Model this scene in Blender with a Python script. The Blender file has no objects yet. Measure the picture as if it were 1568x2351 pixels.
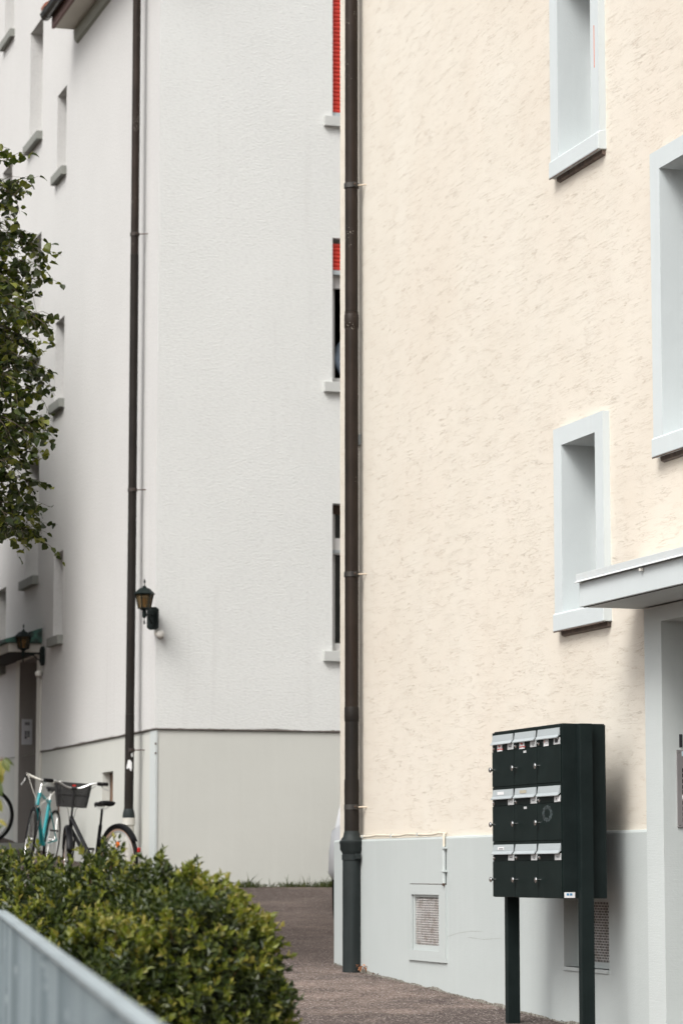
import bpy, bmesh, math, random
from mathutils import Vector, Matrix, noise
rnd = random.Random(7)
rad = math.radians
S = bpy.context.scene
COL = S.collection
# ------------------------------------------------------------------ camera, sky, sun, exposure
HEAD = rad(17.2); PITCH = math.atan(824.5/6590); EYE = 1.5
cd = bpy.data.cameras.new('camera'); cam = bpy.data.objects.new('camera', cd); COL.objects.link(cam)
cam.location = (0, 0, EYE); cam.rotation_euler = (math.pi/2+PITCH, 0, -HEAD)
cd.sensor_fit = 'VERTICAL'; cd.sensor_height = 36; cd.sensor_width = 24; cd.lens = 6590/2351*36
cd.clip_start = .1; cd.clip_end = 2000
cd.dof.use_dof = True; cd.dof.focus_distance = 17.6; cd.dof.aperture_fstop = 4.2
S.camera = cam
W = bpy.data.worlds.new('World'); S.world = W; W.use_nodes = True
wn = W.node_tree; bg = wn.nodes['Background']
sky = wn.nodes.new('ShaderNodeTexSky'); sky.sky_type = 'NISHITA'; sky.sun_disc = False
SUN_EL, SUN_AZ = rad(50), rad(-128)       # azimuth measured clockwise from +Y
sky.sun_elevation = SUN_EL; sky.sun_rotation = SUN_AZ; sky.dust_density = 6; sky.air_density = 1.0
hs = wn.nodes.new('ShaderNodeHueSaturation'); hs.inputs['Saturation'].default_value = .22
wn.links.new(sky.outputs[0], hs.inputs['Color']); wn.links.new(hs.outputs[0], bg.inputs[0]); bg.inputs[1].default_value = .138
sd = bpy.data.lights.new('sun', 'SUN'); sd.energy = 1.25; sd.angle = rad(24); sd.color = (1, .985, .955)
sun = bpy.data.objects.new('sun', sd); COL.objects.link(sun)
dvec = Vector((math.sin(SUN_AZ)*math.cos(SUN_EL), math.cos(SUN_AZ)*math.cos(SUN_EL), math.sin(SUN_EL)))
sun.rotation_euler = dvec.to_track_quat('Z', 'Y').to_euler()
S.view_settings.view_transform = 'Standard'; S.view_settings.look = 'None'
S.view_settings.exposure = .63; S.view_settings.gamma = 1

# ------------------------------------------------------------------ helpers
RX = (math.cos(HEAD), -math.sin(HEAD)); HX = (math.sin(HEAD), math.cos(HEAD))
def _ray(x, y):
    dx = x-784; dy = y-1175.5
    F = 6590*math.cos(PITCH)+dy*math.sin(PITCH)
    return dx*RX[0]+F*HX[0], dx*RX[1]+F*HX[1], 6590*math.sin(PITCH)-dy*math.cos(PITCH), F
def on_x(x, y, X): r = _ray(x, y); t = X/r[0]; return Vector((X, r[1]*t, r[2]*t+EYE))
def on_y(x, y, Y): r = _ray(x, y); t = Y/r[1]; return Vector((r[0]*t, Y, r[2]*t+EYE))
def at(x, y, D): r = _ray(x, y); t = D/r[3]; return Vector((r[0]*t, r[1]*t, r[2]*t+EYE))

def gz(x, y):                                   # terrain height: the lane climbs away from the street
    if y < 21.4: h = .765+(y-21.4)*.0435
    else: h = .765+(y-21.4)*.0705
    if y > 45: h = .765+(45-21.4)*.0705
    if y < -10: h = .765-31.4*.0435
    return h

ORG = {}
def root(name, label, cat, loc=(0, 0, 0), rz=0, group=None, world=False):
    o = bpy.data.objects.new(name, None); COL.objects.link(o); o.location = loc; o.rotation_euler = (0, 0, rz)
    o.empty_display_size = .1
    o['label'] = label; o['category'] = cat
    if group: o['group'] = group
    ORG[o.name] = Vector(loc) if world else Vector((0, 0, 0))
    return o
def tag(o, label=None, cat=None, group=None, kind=None):
    for k, v in (('label', label), ('category', cat), ('group', group), ('kind', kind)):
        if v: o[k] = v
    return o
class MB:
    def __init__(s): s.v = []; s.f = []; s.m = []; s.cm = 0
    def add(s, vs, fs):
        n = len(s.v); s.v += [Vector(v) for v in vs]; s.f += [tuple(i+n for i in f) for f in fs]; s.m += [s.cm]*len(fs)
        return s
    def box(s, x0, x1, y0, y1, z0, z1):
        return s.add([(x0,y0,z0),(x1,y0,z0),(x1,y1,z0),(x0,y1,z0),(x0,y0,z1),(x1,y0,z1),(x1,y1,z1),(x0,y1,z1)],
                     [(0,3,2,1),(4,5,6,7),(0,1,5,4),(1,2,6,5),(2,3,7,6),(3,0,4,7)])
    def quad(s, a, b, c, d): return s.add([a, b, c, d], [(0, 1, 2, 3)])
    def prism(s, poly, d):                     # extrude a planar polygon along d
        n = len(poly); d = Vector(d); P = [Vector(p) for p in poly]
        return s.add(P+[p+d for p in P], [tuple(range(n))[::-1], tuple(range(n, 2*n))]+[(i, (i+1) % n, n+(i+1) % n, n+i) for i in range(n)])
    def tube(s, pts, r, n=10, cap=True, closed=False):
        P = [Vector(p) for p in pts]; k = len(P); rr = r if isinstance(r, (list, tuple)) else [r]*k
        ref = None; rings = []
        for i, p in enumerate(P):
            if closed: t = (P[(i+1) % k]-P[i-1]).normalized()
            else: t = (P[min(i+1, k-1)]-P[max(i-1, 0)]).normalized()
            if ref is None:
                ref = t.orthogonal().normalized()
            ref = (ref-t*ref.dot(t))
            if ref.length < 1e-5: ref = t.orthogonal()
            ref.normalize(); b = t.cross(ref)
            rings.append([p+(ref*math.cos(2*math.pi*j/n)+b*math.sin(2*math.pi*j/n))*rr[i] for j in range(n)])
        vs = [v for g in rings for v in g]; fs = []
        for i in range(k if closed else k-1):
            a = i*n; c = ((i+1) % k)*n
            for j in range(n): fs.append((a+j, a+(j+1) % n, c+(j+1) % n, c+j))
        if cap and not closed: fs += [tuple(range(n))[::-1], tuple((k-1)*n+j for j in range(n))]
        return s.add(vs, fs)
    def lathe(s, prof, c=(0, 0, 0), n=16, axis='Z', rot=0):
        c = Vector(c); vs = []
        for r, z in prof:
            for j in range(n):
                a = 2*math.pi*(j+rot)/n; x, y = r*math.cos(a), r*math.sin(a)
                vs.append(c+Vector({'Z': (x, y, z), 'X': (z, x, y), 'Y': (x, z, y)}[axis]))
        fs = []; k = len(prof)
        for i in range(k-1):
            for j in range(n): fs.append((i*n+j, i*n+(j+1) % n, (i+1)*n+(j+1) % n, (i+1)*n+j))
        fs += [tuple(range(n))[::-1], tuple((k-1)*n+j for j in range(n))]
        return s.add(vs, fs)
    def build(s, name, mat, parent=None, smooth=False, bevel=0, label=None, xf=None, auto=35):
        me = bpy.data.meshes.new(name)
        off = Vector((0, 0, 0))
        if parent is not None: off = ORG[parent.name]
        vv = [v-off for v in s.v]
        if xf: vv = [xf @ v for v in vv]
        me.from_pydata([tuple(v) for v in vv], [], s.f)
        for m in (mat if isinstance(mat, (list, tuple)) else [mat]): me.materials.append(m)
        if any(s.m): me.polygons.foreach_set('material_index', s.m)
        if smooth:
            me.polygons.foreach_set('use_smooth', [True]*len(me.polygons))
            try: me.set_sharp_from_angle(angle=rad(auto))
            except Exception: pass
        me.update()
        o = bpy.data.objects.new(name, me); COL.objects.link(o)
        if parent is not None: o.parent = parent; ORG[o.name] = off
        if len(s.f) < 3000 :
            bm = bmesh.new(); bm.from_mesh(me); bmesh.ops.recalc_face_normals(bm, faces=bm.faces); bm.to_mesh(me); bm.free()
        if bevel:
            b = o.modifiers.new('bevel', 'BEVEL'); b.width = bevel; b.segments = 2; b.limit_method = 'ANGLE'; b.angle_limit = rad(40)
        if label: o['label'] = label
        return o
def panel(mb, ax, c, a0, a1, z0, z1, holes):
    As = sorted({a0, a1, *[h[0] for h in holes], *[h[1] for h in holes]}); Zs = sorted({z0, z1, *[h[2] for h in holes], *[h[3] for h in holes]})
    As = [a for a in As if a0 <= a <= a1]; Zs = [z for z in Zs if z0 <= z <= z1]
    for i in range(len(As)-1):
        for j in range(len(Zs)-1):
            am = (As[i]+As[i+1])/2; zm = (Zs[j]+Zs[j+1])/2
            if any(h[0] < am < h[1] and h[2] < zm < h[3] for h in holes): continue
            q = [(As[i], Zs[j]), (As[i+1], Zs[j]), (As[i+1], Zs[j+1]), (As[i], Zs[j+1])]
            mb.add([((c, a, z) if ax == 'X' else (a, c, z)) for a, z in q], [(0, 3, 2, 1) if ax == 'X' else (0, 1, 2, 3)])
def reveal(mb, ax, c, depth, a0, a1, z0, z1, skip=()):
    def P(d, a, z): return (c+d, a, z) if ax == 'X' else (a, c+d, z)
    if 'top' not in skip: mb.quad(P(0,a0,z1), P(0,a1,z1), P(depth,a1,z1), P(depth,a0,z1))
    if 'bot' not in skip: mb.quad(P(0,a0,z0), P(depth,a0,z0), P(depth,a1,z0), P(0,a1,z0))
    mb.quad(P(0,a0,z0), P(0,a0,z1), P(depth,a0,z1), P(depth,a0,z0))
    mb.quad(P(0,a1,z0), P(depth,a1,z0), P(depth,a1,z1), P(0,a1,z1))

# ------------------------------------------------------------------ materials
def mat(name, base, rough=.6, metal=0, build=None, spec=.5):
    m = bpy.data.materials.new(name); m.use_nodes = True; t = m.node_tree; b = t.nodes['Principled BSDF']
    b.inputs['Base Color'].default_value = (*base, 1); b.inputs['Roughness'].default_value = rough; b.inputs['Metallic'].default_value = metal
    b.inputs['Specular IOR Level'].default_value = spec
    if build: build(NT(t, b, base))
    return m
class NT:
    def __init__(s, t, b, base):
        s.t = t; s.b = b; s.base = base; s.co = t.nodes.new('ShaderNodeTexCoord').outputs['Object']; s.h = None
    def n(s, ty, **kw):
        nd = s.t.nodes.new(ty)
        for k, v in kw.items():
            if k in nd.inputs.keys() or isinstance(k, int): pass
            setattr(nd, k, v) if hasattr(nd, k) else None
        return nd
    def lk(s, a, b): s.t.links.new(a, b)
    def map(s, scale=(1, 1, 1), rot=(0, 0, 0), src=None):
        m = s.t.nodes.new('ShaderNodeMapping'); m.inputs['Scale'].default_value = scale; m.inputs['Rotation'].default_value = rot
        s.lk(src or s.co, m.inputs[0]); return m.outputs[0]
    def noise(s, scale, detail=4, rough=.55, vec=None, dist=0):
        n = s.t.nodes.new('ShaderNodeTexNoise'); n.inputs['Scale'].default_value = scale; n.inputs['Detail'].default_value = detail
        n.inputs['Roughness'].default_value = rough; n.inputs['Distortion'].default_value = dist; s.lk(vec or s.co, n.inputs['Vector']); return n.outputs['Fac']
    def vor(s, scale, vec=None, feat='F1'):
        n = s.t.nodes.new('ShaderNodeTexVoronoi'); n.inputs['Scale'].default_value = scale; n.feature = feat; s.lk(vec or s.co, n.inputs['Vector']); return n
    def ramp(s, src, stops):
        r = s.t.nodes.new('ShaderNodeValToRGB'); e = r.color_ramp.elements
        while len(e) < len(stops): e.new(.5)
        for el, (p, c) in zip(e, stops):
            el.position = p; el.color = (c, c, c, 1) if isinstance(c, (int, float)) else (*c, 1)
        s.lk(src, r.inputs[0]); return r.outputs[0]
    def math(s, op, a, b=None):
        m = s.t.nodes.new('ShaderNodeMath'); m.operation = op
        for i, x in enumerate((a, b)):
            if x is None: continue
            if isinstance(x, (int, float)): m.inputs[i].default_value = x
            else: s.lk(x, m.inputs[i])
        return m.outputs[0]
    def mix(s, fac, a, b, blend='MIX'):
        m = s.t.nodes.new('ShaderNodeMix'); m.data_type = 'RGBA'; m.blend_type = blend
        for i, x in ((0, fac), (6, a), (7, b)):
            if isinstance(x, (int, float)): m.inputs[i].default_value = x
            elif isinstance(x, tuple): m.inputs[i].default_value = (*x, 1)
            else: s.lk(x, m.inputs[i])
        return m.outputs[2]
    def color(s, c): s.lk(c, s.b.inputs['Base Color'])
    def bump(s, h, dist, strength=1):
        b = s.t.nodes.new('ShaderNodeBump'); b.inputs['Distance'].default_value = dist; b.inputs['Strength'].default_value = strength
        s.lk(h, b.inputs['Height'])
        if s.h: s.lk(s.h, b.inputs['Normal'])
        s.h = b.outputs[0]; s.lk(s.h, s.b.inputs['Normal'])

def b_cream(N):
    v = N.map((1, 1, 2.6))
    # dragged "worm" grooves: narrow iso-lines of stretched noise, broken up by a mask
    va = N.map((3, 2.3, 40)); n1 = N.noise(1, 4, .55, va, .15)
    d1 = N.math('ABSOLUTE', N.math('SUBTRACT', n1, .5))
    g1 = N.ramp(d1, [(0, 1), (.005, .85), (.012, 0)])
    m1 = N.ramp(N.noise(1, 3, .6, N.map((5, 4.2, 15))), [(.44, 0), (.62, 1)])
    vb = N.map((6, 5, 75)); n2 = N.noise(1, 3, .55, vb, .1)
    d2 = N.math('ABSOLUTE', N.math('SUBTRACT', n2, .52))
    g2 = N.ramp(d2, [(0, 1), (.008, .6), (.020, 0)])
    m2 = N.ramp(N.noise(1, 3, .6, N.map((3, 3.2, 12))), [(.45, 0), (.62, 1)])
    g = N.math('MAXIMUM', N.math('MULTIPLY', g1, m1), N.math('MULTIPLY', N.math('MULTIPLY', g2, m2), .6))
    c = N.mix(N.ramp(N.noise(1.1, 4), [(.3, 0), (.7, 1)]), (.65, .60, .515), (.69, .65, .57))
    c = N.mix(N.ramp(N.noise(60, 3), [(.4, 0), (.7, .25)]), c, (.74, .685, .60))
    c = N.mix(N.math('MULTIPLY', g, .34), c, (.50, .34, .21))
    c = N.mix(N.ramp(N.noise(1, 4, .6, N.map((.5, .5, .16))), [(.45, 0), (.75, .35)]), c, (.66, .56, .46))
    N.color(c)
    hh = N.math('SUBTRACT', N.math('MULTIPLY', N.noise(1, 4, .5, N.map((14, 7, 46))), .28), N.math('MULTIPLY', g, .55))
    N.bump(hh, .0027, 1)
    N.bump(N.noise(220, 3), .0012, 1)
CREAM = mat('cream_rough_render', (.72, .64, .53), .9, build=b_cream, spec=.2)

def b_paint(sc=1.0, dirt=(.45, .44, .42), k=.25, streak=True, lines=0):
    def f(N):
        c = N.mix(N.ramp(N.noise(.9*sc, 4), [(.3, 0), (.75, 1)]), N.base, tuple(x*.93 for x in N.base))
        if streak:
            st = N.ramp(N.noise(1, 5, .6, N.map((14, 14, .9))), [(.5, 0), (.8, k)])
            c = N.mix(st, c, tuple(min(1, x*1.10) for x in N.base))
            st2 = N.ramp(N.noise(1, 5, .6, N.map((9, 9, .5))), [(.62, 0), (.85, k)])
            c = N.mix(st2, c, dirt)
        N.color(c)
        N.bump(N.noise(90, 4, .6), .0016, .8)
        if lines: N.bump(N.noise(1, 3, .6, N.map((8, 8, 160))), .0015, lines)
        N.bump(N.noise(6, 3), .004, .6)
    return f
GREY = mat('grey_blue_painted_render', (.465, .50, .49), .75, build=b_paint(), spec=.25)
GREYW = mat('pale_blue_grey_window_paint', (.575, .62, .625), .7, build=b_paint(k=.18), spec=.25)
GREYB = mat('grey_painted_entrance', (.53, .565, .555), .75, build=b_paint(k=.12, lines=.7), spec=.25)

def b_white(rough_scale, horiz):
    def f(N):
        c = N.mix(N.ramp(N.noise(.7, 5), [(.3, 0), (.7, 1)]), N.base, tuple(x*.95 for x in N.base))
        v = N.map((1, 1, horiz)); fine = N.noise(rough_scale, 4, .65, v)
        c = N.mix(N.ramp(fine, [(.48, 0), (.72, .35)]), c, tuple(x*.72 for x in N.base))
        c = N.mix(N.ramp(N.noise(rough_scale*.4, 4, .6, v), [(.60, 0), (.75, .25)]), c, (.42, .40, .38))
        # rain grime running down in long thin streaks
        st = N.ramp(N.noise(1, 6, .6, N.map((5, 5, .22))), [(.60, 0), (.78, .22)])
        c = N.mix(st, c, (.40, .385, .37)); N.color(c)
        N.bump(fine, .007, .8)
    return f
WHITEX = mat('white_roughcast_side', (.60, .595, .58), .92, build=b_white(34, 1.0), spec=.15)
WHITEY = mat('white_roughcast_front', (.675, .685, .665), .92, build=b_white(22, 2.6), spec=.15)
PLW = mat('pale_smooth_plinth', (.55, .555, .515), .85, build=b_paint(k=.18, dirt=(.40, .38, .34)), spec=.2)

def b_metal(spots=0.0, dark=(.02, .02, .02)):
    def f(N):
        c = N.mix(N.ramp(N.noise(1, 6, .65, N.map((26, 26, 1.1))), [(.35, 0), (.75, 1)]), N.base, dark)
        c = N.mix(N.ramp(N.noise(3, 5), [(.45, 0), (.8, .6)]), c, tuple(x*1.35+.01 for x in N.base))
        if spots:
            s = N.math('MULTIPLY', N.ramp(N.vor(75).outputs['Distance'], [(.0, 1), (.16, 1), (.24, 0)]), N.ramp(N.noise(3.2, 3), [(.60, 0), (.64, spots)]))
            c = N.mix(s, c, (.5, .46, .4))
        N.color(c); N.bump(N.noise(40, 3), .0008, .6)
    return f
PIPE = mat('weathered_brown_pipe_metal', (.026, .017, .012), .5, .15, b_metal(.9, (.012, .010, .009)), .2)
PIPED = mat('dark_brown_pipe_metal', (.015, .011, .008), .6, .1, b_metal(0,(.01,.01,.01)), .2)
IRON = mat('dark_grey_cast_iron', (.020, .026, .026), .6, .1, b_metal(0, (.012, .015, .015)), .25)
DRIP = mat('brown_grey_drip_metal', (.17, .125, .10), .6, .2, b_metal(0))
RUST = mat('rusty_steel', (.10, .06, .04), .7, .4, b_metal(0))
def b_dark(N):
    c = N.mix(N.ramp(N.noise(7, 5), [(.4, 0), (.75, .5)]), N.base, tuple(x*1.5+.004 for x in N.base))
    N.color(c); N.bump(N.noise(160, 2), .0004, .6)
ANTH = mat('anthracite_green_powder_coat', (.0075, .0125, .0122), .55, build=b_dark, spec=.14)
ANTHF = mat('anthracite_green_door_coat', (.0055, .0110, .0102), .42, build=b_dark, spec=.12)
ALU = mat('brushed_aluminium', (.42, .46, .47), .45, .15, b_paint(3, k=.1, streak=False))
CHROME = mat('polished_steel', (.75, .75, .74), .14, 1)
STICK = mat('white_sticker_paper', (.74, .74, .74), .6, build=lambda N: N.bump(N.noise(60), .0003))
PLATE = mat('frosted_name_plate', (.46, .47, .47), .5, build=lambda N: N.color(N.mix(N.noise(30), (.40, .41, .41), (.55, .56, .56))))
REDINK = mat('red_print', (.62, .06, .05), .6); DARKINK = mat('dark_print', (.03, .03, .035), .6); BLUEINK = mat('blue_print', (.05, .22, .42), .6)
TANINK = mat('faded_tan_print', (.42, .38, .29), .7)
DUST = mat('pale_dust_smudge', (.030, .045, .046), .9, build=lambda N: N.color(N.mix(N.ramp(N.noise(60, 4), [(.4, 0), (.6, 1)]), (.008, .012, .012), (.038, .054, .056))))
BLACK = mat('matt_black', (.012, .012, .012), .6); DARKROOM = mat('dark_interior', (.02, .02, .019), .95)
RUBBER = mat('black_rubber', (.008, .0075, .0075), .8, spec=.15, build=lambda N: N.bump(N.noise(120), .001))
GLOSSB = mat('glossy_black_paint', (.004, .004, .005), .4, spec=.2)
SADDLE = mat('black_vinyl', (.007, .007, .008), .5, spec=.25)
TEAL = mat('teal_enamel', (.0, .235, .26), .3, build=lambda N: N.color(N.mix(N.ramp(N.noise(8), [(.5, 0), (.7, .35)]), N.base, (.01, .16, .18))))
TANW = mat('tan_sidewall_rubber', (.38, .25, .18), .7)
ORANGE = mat('orange_reflector', (.80, .16, .02), .25); REDR = mat('red_reflector', (.42, .02, .015), .25)
SILV = mat('satin_silver', (.55, .55, .53), .3, .8); WHITEP = mat('white_plastic', (.72, .70, .64), .4)
LANT = mat('dark_green_lantern_iron', (.004, .009, .008), .55, 0, b_dark, .2)
AMBER = mat('amber_tinted_glass', (.48, .36, .19), .25); 
def b_glass(N): N.b.inputs['Transmission Weight'].default_value = .75; N.b.inputs['IOR'].default_value = 1.1
LGLASS = mat('smoked_lantern_glass', (.20, .145, .08), .25, build=b_glass)
BULB = mat('amber_bulb', (.75, .45, .16), .3)
PANE = mat('dark_window_pane', (.015, .018, .018), .08)
WFRAME = mat('white_window_frame', (.62, .61, .59), .5, build=b_paint(2, streak=False))
SHUT = mat('red_roller_shutter', (.56, .035, .018), .5, build=lambda N: N.color(N.mix(N.noise(5), (.60, .04, .02), (.50, .03, .017))))
SILL = mat('grey_concrete_sill', (.22, .225, .205), .85, build=b_paint(3, (.12, .12, .10), .5))
SILLL = mat('pale_concrete_sill', (.50, .51, .49), .85, build=b_paint(3, (.22, .22, .20), .35))
COPPER = mat('green_copper_patina', (.05, .15, .115), .65, build=lambda N: N.color(N.mix(N.ramp(N.noise(7, 5), [(.45, 0), (.65, 1)]), (.015, .025, .02), (.05, .15, .115))))
GUTTER = mat('dark_green_gutter_metal', (.022, .032, .026), .3, .5, b_metal(0))
FASCIA = mat('weathered_brown_wood', (.16, .10, .085), .8, build=lambda N: N.color(N.mix(N.noise(20, 4, .6, N.map((1, .1, 1))), (.10, .06, .05), (.24, .155, .14))))
TILE = mat('red_clay_tiles', (.28, .11, .075), .8, build=lambda N: (N.color(N.mix(N.noise(3), (.22, .09, .06), (.33, .14, .09))), N.bump(N.math('SINE', N.math('MULTIPLY', N.noise(0.1), 1)), .01)))
SOFF = mat('cream_soffit_board', (.56, .53, .47), .8, build=b_paint(2, streak=False))
ZINC = None
def b_zinc(N):
    c = N.mix(N.ramp(N.vor(7).outputs['Color'], [(.2, 0), (.8, 1)]), N.base, tuple(x*.86 for x in N.base))
    c = N.mix(N.ramp(N.noise(14, 3), [(.60, 0), (.68, .5)]), c, (.42, .48, .50))
    c = N.mix(N.ramp(N.noise(2, 5, .6), [(.5, 0), (.8, .35)]), c, (.17, .21, .23))
    oi = N.t.nodes.new('ShaderNodeObjectInfo'); c = N.mix(N.ramp(oi.outputs['Random'], [(0, 0), (1, .62)]), c, (.36, .42, .44)); N.color(c)
ZINC = mat('galvanised_zinc', (.20, .25, .27), .5, .45, b_zinc)

def b_ground(N):
    mid = N.noise(2.6, 6, .7)
    c = N.mix(N.ramp(mid, [(.38, 0), (.62, 1)]), (.120, .088, .072), (.27, .205, .172))
    c = N.mix(N.ramp(N.noise(.7, 4, .6), [(.44, .9), (.54, 0)]), c, (.060, .044, .038))
    v1 = N.vor(95); v2 = N.vor(42); v3 = N.vor(24)
    c = N.mix(N.ramp(v1.outputs['Color'], [(.0, 0), (.6, .1), (.8, .7)]), c, (.42, .36, .33))
    c = N.mix(N.ramp(N.noise(48, 4, .75), [(.47, 0), (.62, .9)]), c, (.045, .034, .031))
    for v, t_ in ((v2, .70), (v3, .86)):
        wh = N.math('MULTIPLY', N.ramp(v.outputs['Distance'], [(.0, 1), (.20, 1), (.30, 0)]), N.ramp(v.outputs['Color'], [(t_, 0), (t_+.05, .9)]))
        c = N.mix(wh, c, (.66, .60, .56))
    c = N.mix(N.ramp(N.noise(1.7, 7, .75), [(.60, 0), (.68, .7)]), c, (.045, .037, .030))
    sx = N.t.nodes.new('ShaderNodeSeparateXYZ'); N.lk(N.co, sx.inputs[0])
    yy = N.math('ADD', sx.outputs['Y'], N.math('MULTIPLY', N.noise(1.3, 5, .65), 1.6))
    c = N.mix(N.ramp(N.math('MULTIPLY', yy, .03125), [(.690, 0), (.712, .55)]), c, (.060, .045, .038))     # asphalt darker up the lane, with a noisy edge
    N.color(c)
    N.bump(N.math('ADD', N.noise(60, 4, .75), N.math('MULTIPLY', v1.outputs['Distance'], .8)), .012, 1)
GROUND = mat('brown_exposed_aggregate', (.2, .16, .15), .95, build=b_ground, spec=.2)

def leaf_mat(name, a, b, c, tr=.35, d=None):
    m = bpy.data.materials.new(name); m.use_nodes = True; t = m.node_tree; p = t.nodes['Principled BSDF']
    N = NT(t, p, a); g = t.nodes.new('ShaderNodeNewGeometry')
    col = N.ramp(g.outputs['Random Per Island'], [(0, a), (.55, b), (1, c)])
    nz = N.ramp(N.noise(3.5, 3), [(.4, 0), (.65, 1)])
    if d: col = N.mix(nz, col, N.mix(.5, col, d))
    p.inputs['Roughness'].default_value = .42; N.color(col)
    tl = t.nodes.new('ShaderNodeBsdfTranslucent'); mx = t.nodes.new('ShaderNodeMixShader'); mx.inputs[0].default_value = tr
    N.lk(N.mix(1.0, col, (1.0, 1.15, .35), 'MULTIPLY'), tl.inputs[0])
    N.lk(p.outputs[0], mx.inputs[1]); N.lk(tl.outputs[0], mx.inputs[2]); N.lk(mx.outputs[0], t.nodes['Material Output'].inputs[0])
    return m
HLEAF = leaf_mat('shaded_hedge_leaves', (.018, .030, .007), (.045, .064, .011), (.11, .125, .02), .2, (.03, .05, .012))  # base greens darkened so the hedge's inner shade sits in the colour
HTIP = leaf_mat('lit_young_hedge_leaves', (.12, .145, .02), (.21, .23, .036), (.34, .28, .08), .35)  # young yellow-green growth, also brightened and warmed to look lit
TLEAF = leaf_mat('tree_leaves', (.014, .026, .005), (.045, .065, .010), (.19, .20, .03), .3)
SLEAF = leaf_mat('sapling_leaves', (.06, .09, .03), (.10, .13, .035), (.30, .26, .06), .35)
GRASS = leaf_mat('grass_blades', (.03, .05, .012), (.06, .08, .02), (.13, .13, .05), .2)
BARK = mat('grey_brown_bark', (.09, .07, .05), .9, build=lambda N: (N.color(N.mix(N.noise(9, 5, .6, N.map((3, 3, .5))), (.05, .04, .03), (.15, .12, .09))), N.bump(N.noise(14, 4, .6, N.map((3, 3, .5))), .02)))
TWIG = mat('reddish_twig_bark', (.16, .08, .04), .8)
CARP = mat('silver_car_paint', (.50, .51, .52), .25, .3); CARB = mat('grey_car_bumper', (.40, .385, .38), .5)
SKIN = mat('skin', (.55, .36, .28), .6); SHIRT = mat('pale_blue_shirt', (.34, .42, .52), .85, build=lambda N: N.bump(N.noise(12, 3), .01)); HAIR = mat('dark_hair', (.03, .02, .015), .7)
TROUS = mat('dark_trousers', (.03, .035, .05), .9)
GRIME_SHADE = mat('grime_and_gap_shade', (.055, .048, .042), .95, build=lambda N: N.color(N.mix(N.noise(9, 4), (.035, .03, .025), (.20, .18, .16))))
REDPL = mat('scratch_red', (.6, .2, .13), .7)

# ------------------------------------------------------------------ ground
def lin(a, b, n): return [a+(b-a)*i/n for i in range(n+1)]
xs = [-400, -120, -40, -15]+lin(-6, 16, 44)+[30, 80, 200, 500]; ys = [-400, -100, -40, -10]+lin(-2, 46, 96)+[60, 120, 300, 700]
mb = MB(); vv = []
for y in ys:
    for x in xs:
        h = gz(x, y)
        if -6 <= x <= 16 and 8 < y < 46: h += noise.noise(Vector((x*.6, y*.6, 3)))*.014
        vv.append((x, y, h))
nx = len(xs)
mb.add(vv, [(j*nx+i, j*nx+i+1, (j+1)*nx+i+1, (j+1)*nx+i) for j in range(len(ys)-1) for i in range(nx-1)])
tag(mb.build('ground', GROUND, smooth=True, auto=80), kind='structure')

# ------------------------------------------------------------------ cream building (near, right)
CX = 6.67; CY = 21.60
B1 = root('apartment_building', 'cream apartment block with rough grooved render, grey plinth and grey window surrounds', 'building', (CX, CY, .77), world=True)
TOP1 = 12.5
wA = (16.163, 16.72, 6.03, 7.2); wB = (16.163, 16.72, 3.11, 4.17)
wC = (14.2, 15.13, 4.0, 5.58)
EY = on_x(1481, 1700, 6.635).y; EJ = on_x(1520, 1700, 6.635).y                          # entrance surround / jamb
wins = [wA, wB, wC, (14.2, 15.13, 6.93, 8.51), (9.8, 10.9, 4.0, 5.58), (9.8, 10.9, 6.93, 8.51)]
ent = (14.0, EJ, .2, 2.93)
mb = MB(); panel(mb, 'X', CX, 6, CY-.02, 1.70, TOP1, wins+[(13.75, EY, .2, 3.02)])
mb.quad((CX, 6, 1.7), (CX, 6, TOP1), (18, 6, TOP1), (18, 6, 1.7))
mb.quad((CX+.02, CY, .3), (18, CY, .3), (18, CY, TOP1), (CX+.02, CY, TOP1)); mb.quad((18, 6, .3), (18, CY, .3), (18, CY, TOP1), (18, 6, TOP1))
mb.quad((CX, 6, TOP1), (18, 6, TOP1), (18, CY, TOP1), (CX, CY-.02, TOP1))
# slightly crumbly rounded corner
zs = lin(1.70, TOP1, 420); pr = []
for z in zs:
    j = noise.noise(Vector((z*14, 0, 0)))*.007+noise.noise(Vector((z*45, 5, 0)))*.004
    pr.append([(CX, CY-.02, z), (CX+.004, CY-.004+j*.5, z), (CX+.02, CY+j, z), (CX+.02, CY, z)])
vs = [p for q in pr for p in q]
mb.add(vs, [(i*4+k, i*4+k+1, i*4+k+5, i*4+k+4) for i in range(len(zs)-1) for k in range(3)])
mb.build('wall', CREAM, B1)
# plinth, 3.5 cm proud with soft rounded top
PX = CX-.035
vent1 = (on_x(1011, 2100, PX).y, on_x(948, 2100, PX).y, on_x(980, 2182, PX).z, on_x(980, 2054, PX).z)
vent2 = (on_x(1397, 2150, PX).y, on_x(1294, 2150, PX).y, .915, 1.33)
mb = MB(); panel(mb, 'X', PX, EY, CY+.03, .2, 1.725, [vent1, vent2])
mb.quad((PX, EY, 1.725), (PX, CY+.03, 1.725), (PX+.006, CY+.028, 1.737), (PX+.006, EY, 1.737))
mb.quad((PX+.006, EY, 1.737), (PX+.006, CY+.028, 1.737), (CX+.02, CY+.02, 1.745), (CX+.02, EY, 1.745))
mb.quad((PX, CY+.03, .2), (18, CY+.03, .2), (18, CY+.03, 1.725), (PX, CY+.03, 1.725))
mb.quad((PX, CY+.03, 1.725), (18, CY+.03, 1.725), (18, CY-.01, 1.745), (CX, CY-.01, 1.745))
reveal(mb, 'X', PX, .22, *vent1); reveal(mb, 'X', PX, .14, *vent2)
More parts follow.
